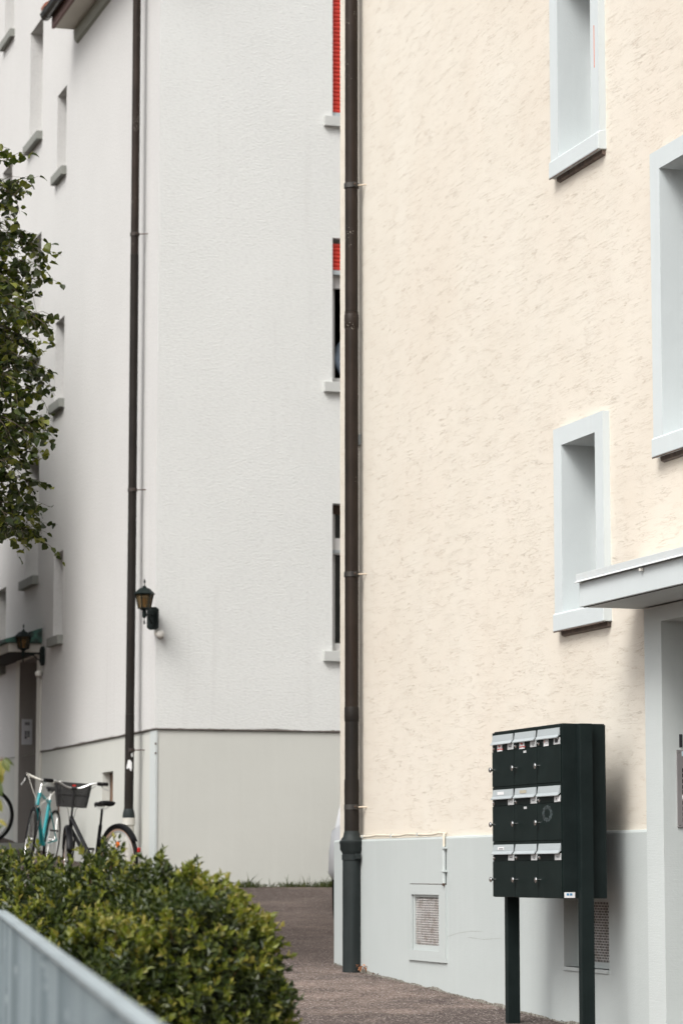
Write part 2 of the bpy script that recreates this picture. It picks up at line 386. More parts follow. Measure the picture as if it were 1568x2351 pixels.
mb.quad((PX, 6, .0), (PX, 13.6, .0), (PX, 13.6, 1.74), (PX, 6, 1.74)); mb.quad((PX, 6, 1.74), (PX, 13.6, 1.74), (CX+.01, 13.6, 1.74), (CX+.01, 6, 1.74))
mb.build('plinth', GREY, B1)
def cream_window(w, lab=None):
    y0, y1, z0, z1 = w; pr = .045; q = CX-pr
    far, near = y1+.135, y0-.13
    mb = MB(); panel(mb, 'X', q, near, far, z0, z1+.115, [w])
    for a, b in (((q, near, z0), (CX+.01, near, z1+.115)), ((q, far, z0), (CX+.01, far, z1+.115))):
        mb.quad((a[0], a[1], a[2]), (b[0], a[1], a[2]), (b[0], a[1], b[2]), (a[0], a[1], b[2]))
    mb.quad((q, near, z1+.115), (q, far, z1+.115), (CX+.01, far, z1+.115), (CX+.01, near, z1+.115))
    reveal(mb, 'X', q, .33, *w)
    f = mb.build('window', GREYW, B1, label=lab)
    m2 = MB(); m2.box(CX+.20, CX+.26, y0, y0+.07, z0, z1); m2.box(CX+.20, CX+.26, y1-.07, y1, z0, z1); m2.box(CX+.20, CX+.26, y0+.07, y1-.07, z0, z0+.07); m2.box(CX+.20, CX+.26, y0+.07, y1-.07, z1-.07, z1)
    m2.build('frame', WFRAME, f); MB().box(CX+.22, CX+.235, y0+.07, y1-.07, z0+.07, z1-.07).build('pane', PANE, f)
    # sill with sloped top and drip channel
    s = q-.012
    m3 = MB(); poly = [(s, z0-.112), (s, z0-.008), (s+.012, z0+.002), (CX+.02, z0+.016), (CX+.02, z0-.112)]
    m3.prism([(x, near-.004, z) for x, z in poly], (0, far-near+.008, 0)); m3.build('sill', GREYW, f, bevel=.004)
    m4 = MB(); m4.box(s+.001, s+.004, near, far, z0-.120, z0-.113)
    m4.prism([(s+.032, near+.01, z0-.1125), (s+.035, near+.01, z0-.138), (CX+.01, near+.01, z0-.150), (CX+.01, near+.01, z0-.1125)], (0, far-near-.06, 0))
    m4.build('drip_channel', DRIP, f)
for w in wins: cream_window(w)
mb = MB(); yq = wA[0]-.062; mb.box(CX-.0475, CX-.045, yq-.004, yq+.002, 6.45, 6.72); mb.build('paint_scratch', REDPL, B1)
# basement vents
def vent(w, face, depth, B, lab):
    y0, y1, z0, z1 = w
    mb = MB(); X = face+depth
    fr = .035
    mb.box(X-.02, X, y0, y0+fr*.4, z0, z1); mb.box(X-.02, X, y1-fr, y1, z0, z1); mb.box(X-.02, X, y0+fr*.4, y1-fr, z0, z0+fr); mb.box(X-.02, X, y0+fr*.4, y1-fr, z1-fr*.5, z1)
    v = mb.build('vent', GREY, B, label=lab)
    g = MB(); a0, a1, b0, b1 = y0+fr*.4, y1-fr, z0+fr, z1-fr*.5
    n = round((b1-b0)/.0165)
    for i in range(1, n): z = b0+(b1-b0)*i/n; g.box(X-.013, X-.010, a0, a1, z-.0022, z+.0022)
    k = round((a1-a0)/.024)
    for i in range(1, k):
        for j in range(n):
            y = a0+(a1-a0)*(i+(.5 if j % 2 else 0))/k
            if y < a1: g.box(X-.012, X-.0105, y-.0032, y+.0032, b0+(b1-b0)*j/n, b0+(b1-b0)*(j+1)/n)
    g.build('mesh_grille', MESHW, v)
    MB().box(X+.04, X+.05, y0-.02, y1+.02, z0-.02, z1+.02).build('dark_cavity', DARKROOM, v)
MESHW = mat('pale_wire_mesh', (.48, .44, .41), .6, build=lambda N: N.color(N.mix(N.ramp(N.noise(16, 3), [(.45, 0), (.7, 1)]), (.60, .58, .56), (.36, .31, .27))))
vent(vent1, PX, .022, B1, 'small square vent between pipe and post, framed in grey metal'); vent(vent2, PX, .11, B1, 'recessed vent behind the letterboxes')
mb = MB(); o = .10
y0, y1, z0, z1 = vent1
Xf = PX-.014
va_, vb_ = on_x(1022, 2110, Xf).y, on_x(936, 2110, Xf).y
panel(mb, 'X', Xf, va_, vb_, z0-.075, z1+.072, [vent1]); reveal(mb, 'X', Xf, .03, *vent1)
for yy in (va_, vb_): mb.quad((Xf, yy, z0-.075), (PX+.002, yy, z0-.075), (PX+.002, yy, z1+.072), (Xf, yy, z1+.072))
mb.quad((Xf, va_, z1+.072), (PX, va_, z1+.072), (PX, vb_, z1+.072), (Xf, vb_, z1+.072)); mb.quad((Xf, va_, z0-.075), (PX, va_, z0-.075), (PX, vb_, z0-.075), (Xf, vb_, z0-.075))
mb.build('vent_surround', GREY, B1)
MB().box(Xf-.001, PX, va_+.03, vb_-.05, z1+.073, z1+.077).build('rust_streak_edge', RUST, B1)
MB().box(PX-.012, PX+.05, vent2[0], vent2[1], vent2[2]-.022, vent2[2]).build('vent_ledge', GREY, B1)
# entrance: flat surround, recess and door
mb = MB(); q = CX-.035
panel(mb, 'X', q, 13.75, EY, .2, 3.02, [ent])
mb.quad((q, EY, .2), (CX+.02, EY, .2), (CX+.02, EY, 3.02), (q, EY, 3.02))
mb.build('entrance_surround', GREYB, B1)
mb = MB(); reveal(mb, 'X', q, 1.0, *ent); mb.build('entrance_recess', GREYB, B1)
d = MB().box(CX+.94, CX+.98, 14.0, EJ, .2, 2.93).build('door', ALU, B1); MB().box(CX+.925, CX+.939, 14.2, 15.1, .5, 2.7).build('door_pane', PANE, d)
MB().box(CX-.06, CX+.94, 14.02, EJ-.004, .2, .62).build('doorstep', SILL, B1)
# canopy
cx0 = 6.27; cy1 = 15.56
cp = MB().box(cx0, CX+.02, 12.6, cy1, 3.03, 3.172).build('canopy', GREYW, B1, bevel=.003)
lp = MB()
lp.prism([(cx0-.012, 12.57, 3.225), (cx0-.012, 12.57, 3.185), (cx0-.030, 12.57, 3.172), (cx0-.002, 12.57, 3.176), (CX+.01, 12.57, 3.176), (CX+.01, 12.57, 3.26)], (0, cy1-12.57+.02, 0))
lp.build('canopy_flashing', mat('painted_flashing', (.57, .60, .60), .5, build=b_paint(2, k=.3)), cp, bevel=.002)
MB().box(cx0-.022, cx0-.004, 14.60, 14.625, 3.150, 3.165).build('flashing_clip', WHITEP, cp)
MB().box(cx0+.018, cx0+.026, 12.6, cy1-.02, 3.0265, 3.0305).build('drip_groove', DARKROOM, cp)
# house number and bell panel on the entrance jamb
def text(s, name, m, parent, size, loc, rot, depth=.001, label=None, bold=0.0):
    c = bpy.data.curves.new(name, 'FONT'); c.body = s; c.size = size; c.extrude = depth; c.offset = bold; c.align_x = 'LEFT'
    t = bpy.data.objects.new(name, c); COL.objects.link(t)
    me = bpy.data.meshes.new_from_object(t.evaluated_get(bpy.context.evaluated_depsgraph_get())); me.name = name
    bpy.data.objects.remove(t)
    me.transform(Matrix.Translation(Vector(loc)) @ rot.to_matrix().to_4x4())
    if parent is not None: me.transform(Matrix.Translation(-ORG[parent.name]))
    me.materials.clear(); me.materials.append(m)
    o = bpy.data.objects.new(name, me); COL.objects.link(o)
    if parent is not None: o.parent = parent; ORG[o.name] = ORG[parent.name]
    if label: o['label'] = label
    return o
from mathutils import Euler
RY = Euler((math.pi/2, 0, 0)).to_quaternion()                 # reads along +X, faces -Y
RXN = Euler((math.pi/2, 0, -math.pi/2)).to_quaternion()       # reads along -Y, faces -X
p1 = on_y(1553, 1714, EJ)
text('1', 'house_number', DARKINK, B1, .098, (p1.x-.002, EJ-.003, p1.z), RY, .002, bold=.004)
a = on_y(1551, 1722, EJ); b = on_y(1555, 1900, EJ)
bell = root('bell_panel', 'silver door bell panel with a column of black name buttons beside the entrance', 'doorbell', (a.x, EJ, b.z), world=True)
MB().box(a.x, a.x+.145, EJ-.009, EJ-.001, b.z, a.z).build('panel_plate', mat('satin_panel_steel', (.36, .34, .34), .45, .5), bell, bevel=.0015)
k = (a.z-b.z)/178
for i, yy in enumerate([1768, 1780, 1793, 1806, 1818, 1830, 1843, 1856, 1869, 1881]):
    z = b.z+(1900-yy)*k
    mm = STICK if i == 5 else BLACK
    bt = MB().box(a.x+.031, a.x+.115, EJ-.014, EJ-.009, z-.0125, z+.0095).build('bell_button', mm, bell, bevel=.001)
MB().box(a.x+.031, a.x+.115, EJ-.011, EJ-.009, a.z-.035, a.z-.006).build('number_window', mat('pale_blue_label', (.55, .68, .72), .5), bell)
sp = MB()
for i in range(4):
    for j in range(4): sp.box(a.x+.040+i*.016, a.x+.046+i*.016, EJ-.0105, EJ-.009, a.z-.072+j*.009, a.z-.069+j*.009)
sp.build('speaker_holes', BLACK, bell)
for (sx, sz) in ((.012, .013), (.012, a.z-b.z-.013), (.133, .013), (.133, a.z-b.z-.013)):
    MB().lathe([(.0035, -.0015), (.003, 0)], (a.x+sx, EJ-.009, b.z+sz), 8, 'Y').build('screw', CHROME, bell)
s = on_x(1484, 1872, CX)
st = MB().lathe([(.034, 0), (.034, -.012), (.020, -.020)], (CX-.0, EY+.004, s.z), 16, 'X'); st.build('door_stop', BLACK, B1)

def foot(B, ax, c, a0, a1, n, seed, hmax, nm='foot_grime'):
    mb = MB(); vs = []
    for i in range(n+1):
        a = a0+(a1-a0)*i/n; X_, Y_ = (c, a) if ax == 'X' else (a, c)
        g_ = gz(X_, Y_); h = .008+hmax*max(0, noise.noise(Vector((a*3.1, seed, 0)))+.15)+.012*abs(noise.noise(Vector((a*27, seed, 3))))
        for o_, z in ((-.0012, g_-.03), (-.0012, g_+h)): vs.append((c+o_, a, z) if ax == 'X' else (a, c+o_, z))
    mb.add(vs, [(i*2, i*2+1, i*2+3, i*2+2) for i in range(n)]); mb.build(nm, SPLASH, B)
SPLASH = mat('splash_dirt', (.20, .18, .15), .95, build=lambda N: N.color(N.mix(N.ramp(N.noise(30, 5, .7), [(.35, 0), (.65, 1)]), (.10, .085, .06), (.36, .35, .31))))
foot(B1, 'X', PX, EY, CY+.02, 500, 4, .03)
def crack(B, pts, w_=.0007):
    mb = MB()
    for (y0_, z0_), (y1_, z1_) in zip(pts, pts[1:]): mb.quad((PX-.0008, y0_, z0_-w_), (PX-.0008, y1_, z1_-w_*.6), (PX-.0008, y1_, z1_+w_*.6), (PX-.0008, y0_, z0_+w_))
    mb.build('plinth_crack', SPLASH, B)
for px_ in ([(1028, 2150), (1052, 2142), (1080, 2138), (1108, 2139)], [(1075, 2152), (1110, 2157), (1150, 2154)], [(905, 1995), (908, 2010), (906, 2030)]):
    crack(B1, [(on_x(x, y, PX).y, on_x(x, y, PX).z) for x, y in px_])

# cable along the top of the plinth
cab = root('wall_cable', 'white painted cable clipped along the top of the grey plinth and down to the vent', 'cable', (PX, 21.2, 1.75), world=True)
c0 = on_x(1018, 1916, PX-.012)
pts = [(PX-.004+.01, 21.30-i*(21.30-c0.y)/16, 1.762+.003*math.sin(i*1.3)+(.004 if i % 5 == 0 else 0)-.004*i/16) for i in range(17)]
pts += [(PX-.012, c0.y-.004, 1.757), (PX-.014, c0.y-.012, 1.74), (PX-.014, c0.y-.012, 1.62)]
MB().tube(pts, .0085, 8).build('cable', mat('cream_painted_cable', (.62, .56, .46), .6), cab, smooth=True)
MB().tube([(PX-.016, c0.y-.018, 1.67), (PX-.016, c0.y-.018, 1.415)], .013, 10).build('conduit', GREY, cab, smooth=True)
for z in (1.66, 1.50): MB().box(PX-.031, PX, c0.y-.045, c0.y+.004, z-.008, z+.006).build('clip', GREY, cab, bevel=.002)
MB().lathe([(.014, -.012), (.016, 0), (.012, .01)], (PX-.016, c0.y-.018, 1.41), 8).build('end_plug', RUST, cab)
for y in (20.9, 20.2, 19.6): MB().box(PX-.006, PX+.02, y-.008, y+.008, 1.748, 1.772).build('clip', GREY, cab)
MB().box(CX-.02, CX, on_x(826, 1010, CX).y-.03, on_x(826, 1010, CX).y+.03, on_x(826, 1022, CX).z, on_x(826, 998, CX).z).build('wall_bracket', ALU, B1)

# ------------------------------------------------------------------ downpipes
def clamp(parent, c, r, z, wallx, m, rod, back=0):
    mb = MB(); mb.lathe([(r+.001, z-.019), (r+.006, z-.019), (r+.006, z+.019), (r+.001, z+.019)], (c[0], c[1], 0), 24)
    mb.box(c[0]-.010, c[0]+.012, c[1]-r-.028, c[1]-r+.002, z-.017, z+.017)
    cl = mb.build('clamp', m, parent, smooth=True)
    MB().lathe([(.006, -.034), (.009, -.03), (.009, -.022), (.005, -.02), (.005, .0)], (c[0]+.002, c[1]-r, z), 8, 'Y').build('bolt', RUST, cl)
    MB().tube([(c[0]+r*.6, c[1]-r*.5, z), (wallx+.01, c[1]-.10, z-.002)], .006, 8).build('wall_rod', rod, cl)
def jit(z0, z1, r, seed):
    out = []; n = max(2, int((z1-z0)/.25))
    for i in range(n+1): out.append((r*(1+.008*noise.noise(Vector((seed, i*.7, 0)))), z0+(z1-z0)*i/n))
    return out
pc = (6.578, 0); PYc = on_x(807, 1000, pc[0]).y; pc = (pc[0], PYc)
pr_ = .0525
DP = root('downpipe', 'tall brown metal downpipe on the cream building, standing in a dark cast iron base', 'downpipe', (pc[0], pc[1], .765), world=True)
zz = lambda y: on_x(807, y, pc[0]).z
def seg(z0, z1, r, m, nm, lab=None): return MB().lathe(jit(z0, z1, r, z0), (pc[0], pc[1], 0), 28).build(nm, m, DP, smooth=True, label=lab)
seg(zz(715), 12.3, pr_-.002, PIPE, 'pipe_section'); seg(zz(1630), zz(715)-.003, pr_, PIPE, 'pipe_section')
seg(zz(1792), zz(1630)-.002, pr_, PIPED, 'pipe_section'); seg(zz(1925), zz(1790), pr_+.004, PIPED, 'pipe_section')
for y, m in ((738, PIPE), (1640, PIPED)):
    z = zz(y); MB().lathe([(pr_+.0005, z-.055), (pr_+.003, z-.05), (pr_+.0035, z+.05), (pr_+.0005, z+.055)], (pc[0], pc[1], 0), 28).build('sleeve', m, DP, smooth=True)
for y in (427, 1319, 1853): clamp(DP, pc, pr_, zz(y), CX, mat('clamp_steel', (.06, .055, .05), .5, .5, b_metal(0)), mat('cream_rod', (.6, .5, .38), .7))
zt = zz(1925); g0 = gz(6.6, PYc)
R0 = .070
MB().lathe([(R0, g0-.03), (R0, zz(1975)), (R0+.006, zz(1975)+.003), (R0+.007, zz(1963)), (R0+.001, zz(1962)), (R0+.004, zz(1958)), (R0+.019, zz(1951)), (R0+.020, zz(1938)), (R0+.024, zz(1936)), (R0+.023, zz(1931)), (R0+.012, zz(1929)), (R0+.010, zz(1926)), (R0-.004, zz(1921)), (pr_+.008, zz(1913)), (pr_+.0045, zz(1908))], (pc[0], pc[1], 0), 32).build('cast_iron_base', IRON, DP, smooth=True, auto=50)
MB().box(pc[0]+.0, pc[0]+.04, pc[1]-R0-.03, pc[1]-R0+.004, zz(1972), zz(1960)).build('base_bolt', IRON, DP, bevel=.003)
for i in range(9): pass
# white building pipe
WX, WY = 7.07, 29.46
lc = (6.945, on_x(306, 1000, 6.945).y); lr = .046
zl = lambda y: on_x(300, y, lc[0]).z
DL = root('downpipe', 'slimmer brown downpipe on the white building, with white stickers and white socket', 'downpipe', (lc[0], lc[1], gz(6.9, lc[1])), world=True)
def segl(z0, z1, r, m, nm): return MB().lathe(jit(z0, z1, r, z0), (lc[0], lc[1], 0), 24).build(nm, m, DL, smooth=True)
def tubel(z0, z1, r, m, nm):
    # the lower run of this pipe is set slightly out of plumb
    return MB().tube([(lc[0]-.006*(1-(z-2)/3)*1.5 if z < 5 else lc[0], lc[1], z) for z in lin(z0, z1, 14)], r, 24).build(nm, m, DL, smooth=True)
segl(zl(593), 13.4, lr-.002, PIPE, 'pipe_section'); tubel(zl(1225), zl(593)-.002, lr, PIPED, 'pipe_section'); tubel(zl(1640), zl(1225), lr+.001, PIPED, 'pipe_section')
tubel(zl(1868), zl(1640)-.002, lr+.003, PIPED, 'pipe_section')
for y in (548, 1128, 1722): clamp(DL, lc, lr, zl(y), WX, mat('clamp_dark', (.05, .04, .035), .5, .5), RUST)
lx = lc[0]-.009
MB().lathe([(.066, zl(1880)), (.065, zl(1870)), (.055, zl(1860)), (lr+.005, zl(1857))], (lx, lc[1], 0), 24).build('collar', IRON, DL, smooth=True)
MB().lathe([(.052, gz(7, 29.8)-.05), (.052, zl(1912)), (.060, zl(1911)), (.060, zl(1899)), (.054, zl(1898)), (.055, zl(1896)), (.069, zl(1894)), (.070, zl(1878)), (.062, zl(1877.5))], (lx, lc[1], 0), 28).build('socket_base', mat('old_white_enamel', (.56, .54, .49), .5, build=b_paint(6, (.2, .1, .06), .6)), DL, smooth=True)
def sticker(parent, c, r, poly, z0, m):     # polygon in (angle offset m, z) wrapped on a pipe
    f = math.atan2(-HX[1], -HX[0]); vs = []
    for u, z in poly:
        a_ = f-u/r; vs.append((c[0]+(r+.0018)*math.cos(a_), c[1]+(r+.0018)*math.sin(a_), z0+z))
    n = len(vs); cen = Vector((0, 0, 0))
    for v in vs: cen += Vector(v)/n
    dd = (cen-Vector((c[0], c[1], cen.z))).normalized(); cen = Vector((c[0], c[1], cen.z))+dd*(r+.003)
    MB().add(vs+[cen], [(i, (i+1) % n, n) for i in range(n)]).build('sticker', m, parent)
z_ = zl(1757); lc2 = (lc[0]-.009, lc[1])
sticker(DL, lc2, lr+.005, [(.012, -.062), (.024, .0)][:0]+[(-.036, -.028), (-.026, -.064), (.026, -.035), (.008, .052), (-.012, .056), (-.034, .030)], z_, STICK)
sticker(DL, lc2, lr+.005, [(-.046, -.018), (-.030, -.026), (-.022, .012), (-.046, .026)], zl(1733), STICK)

# ------------------------------------------------------------------ white building
B2 = root('apartment_building', 'tall white roughcast apartment block behind, with pale plinth, deep windows and red shutters', 'building', (WX, WY, 1.33), world=True)
YE = 33.80; TOPN = 14.2; TOPF = 17.5; YF = 46
PZ = 2.985
Sw = [(y0, y0+.56, h-1.04, h) for y0, h in ((34.45, 11.27), (34.42, 8.33), (34.33, 5.40))]
Bw = [(y0, y0+.86, h-1.55, h) for y0, h in ((36.02, 12.62), (35.96, 9.72), (35.90, 6.79))]
Cw = [(38.08, 38.8, h-1.06, h) for h in (14.09, 11.16, 8.23, 5.30)]
door2 = (35.79, 36.93, 1.6, 4.20)
hl = Sw+Bw+Cw+[door2]
mb = MB(); panel(mb, 'X', WX, WY, YF, PZ, TOPF, hl+[(WY, YE+.01, TOPN, TOPF)])
mb.quad((WX, YE+.01, TOPN), (14, YE+.01, TOPN), (14, YE+.01, TOPF), (WX, YE+.01, TOPF))
mb.quad((WX, YF, 1.3), (18, YF, 1.3), (18, YF, TOPF), (WX, YF, TOPF)); mb.quad((WX, YE, TOPF), (18, YE, TOPF), (18, YF, TOPF), (WX, YF, TOPF))
for h in Sw+Bw+Cw: reveal(mb, 'X', WX, .24, *h)
mb.build('side_wall', WHITEX, B2)
Fw = [(9.017, 10.12, z, z+1.6) for z in (9.74, 6.78, 3.85)]
Fw2 = [(12.2, 13.3, z, z+1.6) for z in (9.74, 6.78, 3.85)]
mb = MB(); panel(mb, 'Y', WY, WX, 18, PZ, TOPN, Fw+Fw2)
mb.quad((WX, WY, TOPN), (18, WY, TOPN), (18, YE, TOPN+.01), (WX, YE, TOPN+.01)); mb.quad((18, WY, 1.3), (18, YF, 1.3), (18, YF, TOPN), (18, WY, TOPN))
for h in Fw+Fw2: reveal(mb, 'Y', WY, .22, *h)
mb.build('front_wall', WHITEY, B2)
bw = [(31.50, 32.06, 2.22, 2.61), (34.43, 34.98, 2.19, 2.60)]
mb = MB(); q = WX+.014
panel(mb, 'X', q, WY+.014, 35.57, 1.0, PZ-.004, bw)
for h in bw: reveal(mb, 'X', q, .2, *h)
panel(mb, 'X', q, 37.2, YF, 1.0, PZ-.004, [])
mb.quad((q, WY, PZ-.004), (q, YF, PZ-.004), (q+.03, YF, PZ-.004), (q+.03, WY, PZ-.004))
pl_side = mb.build('side_plinth', PLW, B2)
mb = MB(); panel(mb, 'Y', WY+.014, WX+.014, 18, 1.0, PZ-.004, [])
mb.build('front_plinth', PLW, B2)
# irregular drip edge: grime, with the plinth's shadow gap painted into the dark colour
def edge(ax, a0, a1, n, seed):
    mb = MB(); vs = []
    for i in range(n+1):
        a = a0+(a1-a0)*i/n
        zt_ = PZ+.004+.018*max(0, noise.noise(Vector((a*2.1, seed, 0)))+.25)+.010*abs(noise.noise(Vector((a*19, seed, 3))))
        zb = PZ-.012-.008*abs(noise.noise(Vector((a*13, seed, 9))))
        for o_, z in ((.0, zt_), (-.006, PZ-.002), (.010, zb)):
            vs.append((WX+o_-.003, a, z) if ax == 'X' else (a, WY+o_-.003, z))
    mb.add(vs, [(i*3+k, i*3+k+1, i*3+k+4, i*3+k+3) for i in range(n) for k in range(2)])
    mb.build('drip_edge', GRIME_SHADE, B2)
edge('X', WY, 35.57, 420, 1); edge('Y', WX, 14, 360, 2)
mb = MB(); mb.box(WX+.006, WX+.03, WY+.004, WY+.25, 1.2, PZ-.012); mb.build('corner_render_strip', GREYB, B2)
for z in (2.82, 2.72): MB().box(WX+.002, WX+.016, WY+.0, WY+.012, z, z+.02).build('corner_chip', RUST, B2)
def wwin(B, ax, c, w, dep, sill_m, proud, over, shutter=None, glass_from=None, kind='X'):
    a0, a1, z0, z1 = w
    def bx(mb, d0, d1, p0, p1, q0, q1):
        if ax == 'X': mb.box(c+d0, c+d1, p0, p1, q0, q1)
        else: mb.box(p0, p1, c+d0, c+d1, q0, q1)
    fr = MB(); t = .075
    bx(fr, dep-.05, dep, a0, a0+t, z0, z1); bx(fr, dep-.05, dep, a1-t, a1, z0, z1); bx(fr, dep-.05, dep, a0+t, a1-t, z0, z0+t); bx(fr, dep-.05, dep, a0+t, a1-t, z1-t, z1)
    f = fr.build('window', WFRAME, B)
    if glass_from != 'open':
        g = MB(); bx(g, dep-.03, dep-.02, a0+t, a1-t, z0+t, z1-t); g.build('pane', PANE, f)
    s = MB(); bx(s, -proud, .06, a0-over[0], a1+over[1], z0-.115, z0-.004); s.build('sill', sill_m, f, bevel=.004)
    if shutter is not None:
        sh = MB(); z = shutter; top = z1-.05; n = max(2, round((top-z)/.045))
        for i in range(n):
            q0 = z+(top-z)*i/n; q1 = z+(top-z)*(i+1)/n
            pf = [(0, q0), (-.009, q0+.006), (-.012, (q0+q1)/2), (-.009, q1-.006), (0, q1)]
            if ax == 'Y': sh.prism([(a0+.012, c+.055+x, zz_) for x, zz_ in pf], (a1-a0-.024, 0, 0))
        so = sh.build('roller_shutter', SHUT, f)
        rl = MB(); bx(rl, .03, .07, a0+.01, a1-.01, z-.05, z-.002); rl.build('shutter_rail', ALU, f)
    return f
for w in Sw: wwin(B2, 'X', WX, w, .24, SILL, .07, (.05, .06))
for w in Bw: wwin(B2, 'X', WX, w, .24, SILL, .08, (.04, .05))
for w in Cw: wwin(B2, 'X', WX, w, .24, SILL, .07, (.04, .05))
wwin(B2, 'Y', WY, Fw[0], .14, SILLL, .05, (.105, .1), shutter=9.80)
f2 = wwin(B2, 'Y', WY, Fw[1], .22, SILLL, .05, (.105, .1), shutter=8.03, glass_from='open')
MB().box(9.017, 10.12, WY+.10, WY+.14, 7.84, 7.985).build('transom', WFRAME, f2)
f3 = wwin(B2, 'Y', WY, Fw[2], .20, SILLL, .05, (.105, .1))
MB().box(9.017, 10.12, WY+.08, WY+.13, 4.905, 5.08).build('transom', WFRAME, f3); MB().box(9.017, 10.12, WY+.07, WY+.08, 4.92, 4.95).build('transom_bead', ALU, f3)
MB().box(9.02, 10.11, WY+.09, WY+.15, 3.85, 3.94).build('bottom_rail', WFRAME, f3)
MB().box(9.02, 10.11, WY+.14, WY+.19, 5.35, 5.45).build('shutter_box', RUST, f3)
for w in Fw2: wwin(B2, 'Y', WY, w, .18, SILLL, .05, (.105, .1))
# dark room behind the open window
rm = MB(); rx0, rx1, ry0, ry1, rz0, rz1 = 8.6, 11.4, WY+.24, WY+3.2, 5.86, 8.6
for q in [((rx0,ry0,rz0),(rx1,ry0,rz0),(rx1,ry1,rz0),(rx0,ry1,rz0)), ((rx0,ry0,rz1),(rx0,ry1,rz1),(rx1,ry1,rz1),(rx1,ry0,rz1)), ((rx0,ry1,rz0),(rx1,ry1,rz0),(rx1,ry1,rz1),(rx0,ry1,rz1)), ((rx0,ry0,rz0),(rx0,ry1,rz0),(rx0,ry1,rz1),(rx0,ry0,rz1)), ((rx1,ry0,rz0),(rx1,ry0,rz1),(rx1,ry1,rz1),(rx1,ry1,rz0))]: rm.quad(*q)
panel(rm, 'Y', ry0, rx0, rx1, rz0, rz1, [Fw[1]])
rm.build('room_interior', DARKROOM, B2)
# basement openings with mesh
for w in bw:
    y0, y1, z0, z1 = w; X = q0 = WX+.014+.10
    mb = MB(); mb.box(X-.01, X, y0, y0+.02, z0, z1); mb.box(X-.01, X, y1-.03, y1, z0, z1); mb.box(X-.01, X, y0+.02, y1-.03, z0, z0+.02); mb.box(X-.01, X, y0+.02, y1-.03, z1-.02, z1)
    v = mb.build('vent', RUST, B2, label='small basement opening with rusty mesh')
    g = MB(); n = 22
    for i in range(1, n): z = z0+(z1-z0)*i/n; g.box(X-.009, X-.006, y0, y1, z-.003, z+.003)
    for i in range(1, 26): y = y0+(y1-y0)*i/26; g.box(X-.006, X-.004, y-.003, y+.003, z0, z1)
    g.build('mesh_grille', mat('rusty_mesh', (.30, .19, .13), .7), v); MB().box(X+.05, X+.06, y0, y1, z0, z1).build('dark_cavity', DARKROOM, v)
# entrance of the white building
mb = MB(); q = WX-.02
panel(mb, 'X', q, 35.57, 37.2, 1.2, 4.25, [door2])
mb.quad((q, 35.57, 1.2), (WX+.02, 35.57, 1.2), (WX+.02, 35.57, 4.25), (q, 35.57, 4.25))
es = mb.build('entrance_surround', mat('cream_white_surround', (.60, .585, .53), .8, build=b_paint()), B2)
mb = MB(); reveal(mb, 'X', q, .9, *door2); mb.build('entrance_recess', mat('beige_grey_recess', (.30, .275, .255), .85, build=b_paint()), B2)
dd = MB().box(WX+.80, WX+.86, 35.79, 36.93, 1.7, 4.2).build('door', mat('dark_wood_door', (.05, .035, .03), .5), B2); MB().box(WX+.785, WX+.799, 36.0, 36.7, 2.4, 3.7).build('door_pane', PANE, dd)
MB().box(6.3, WX+.8, 35.6, 37.6, 1.3, 1.85).build('doorstep', SILL, B2, bevel=.01)
cn = MB(); cn.box(6.65, WX+.01, 35.62, 38.6, 4.235, 4.35); cpy = cn.build('canopy', mat('white_canopy_edge', (.58, .555, .50), .8, build=b_paint()), B2, bevel=.008)
cc = MB(); cc.prism([(6.60, 35.57, 4.352), (6.60, 35.57, 4.395), (6.66, 35.57, 4.41), (WX, 35.57, 4.54), (WX, 35.57, 4.352)], (0, 3.08, 0)); cc.build('copper_roof', COPPER, cpy)
MB().box(6.67, WX, 35.64, 38.58, 4.228, 4.2345).build('canopy_shade_sheet', DARKROOM, cpy)  # near-black sheet paints in the shade under the canopy
ip = root('intercom', 'silver intercom plate with a speaker grille in the shaded doorway of the white building', 'intercom', (7.15, 36.93, 3.0), world=True)
a = on_y(51, 1651, 36.925); b = on_y(74, 1710, 36.925)
MB().box(a.x, b.x, 36.905, 36.926, b.z, a.z).build('panel_plate', mat('intercom_steel', (.62, .62, .64), .5, .3), ip, bevel=.002)
w_ = b.x-a.x; h_ = a.z-b.z
g = MB()
for fz in (.86, .82, .78): g.box(a.x+w_*.28, a.x+w_*.75, 36.902, 36.9045, b.z+h_*fz-.004, b.z+h_*fz+.004)
g.build('speaker_grille', BLACK, ip)
for fz in (.50, .42, .33, .26):
    for fx in (.28, .55): MB().box(a.x+w_*fx, a.x+w_*(fx+.2), 36.900, 36.9045, b.z+h_*fz-.009, b.z+h_*fz+.009).build('bell_button', BLACK if (fx < .5 or fz > .3) else WHITEP, ip)
# eave, ending at YE
ev0 = WY-.4
def slab(name, poly, m, y0=ev0, y1=YE, parent=None, **k): return MB().prism([(x, y0, z) for x, z in poly], (0, y1-y0, 0)).build(name, m, parent or B2, **k)
ez = on_x(180, 101, WX).z
ex = WX-.09
sf = on_y(172, 86, YE).x, on_y(172, 86, YE).z; fa = on_y(122, 84, YE); gu = on_y(98, 52, YE)
slab('cornice', [(WX+.01, ez), (WX-.035, ez+.02), (WX-.055, ez+.07), (WX-.06, ez+.16), (WX-.02, ez+.17), (WX+.01, ez+.17)], mat('grey_green_cornice', (.30, .31, .27), .8, build=b_paint()), bevel=.004)
slab('soffit', [(WX+.01, ez+.175), (fa.x+.02, ez+.175), (fa.x+.02, ez+.20), (WX+.01, ez+.20)], SOFF)
slab('fascia_board', [(fa.x-.015, ez+.165), (fa.x+.019, ez+.165), (fa.x+.019, ez+.36), (fa.x-.015, ez+.36)], FASCIA)
pf = []
gx, gzz, gr = fa.x-.085, ez+.33, .068
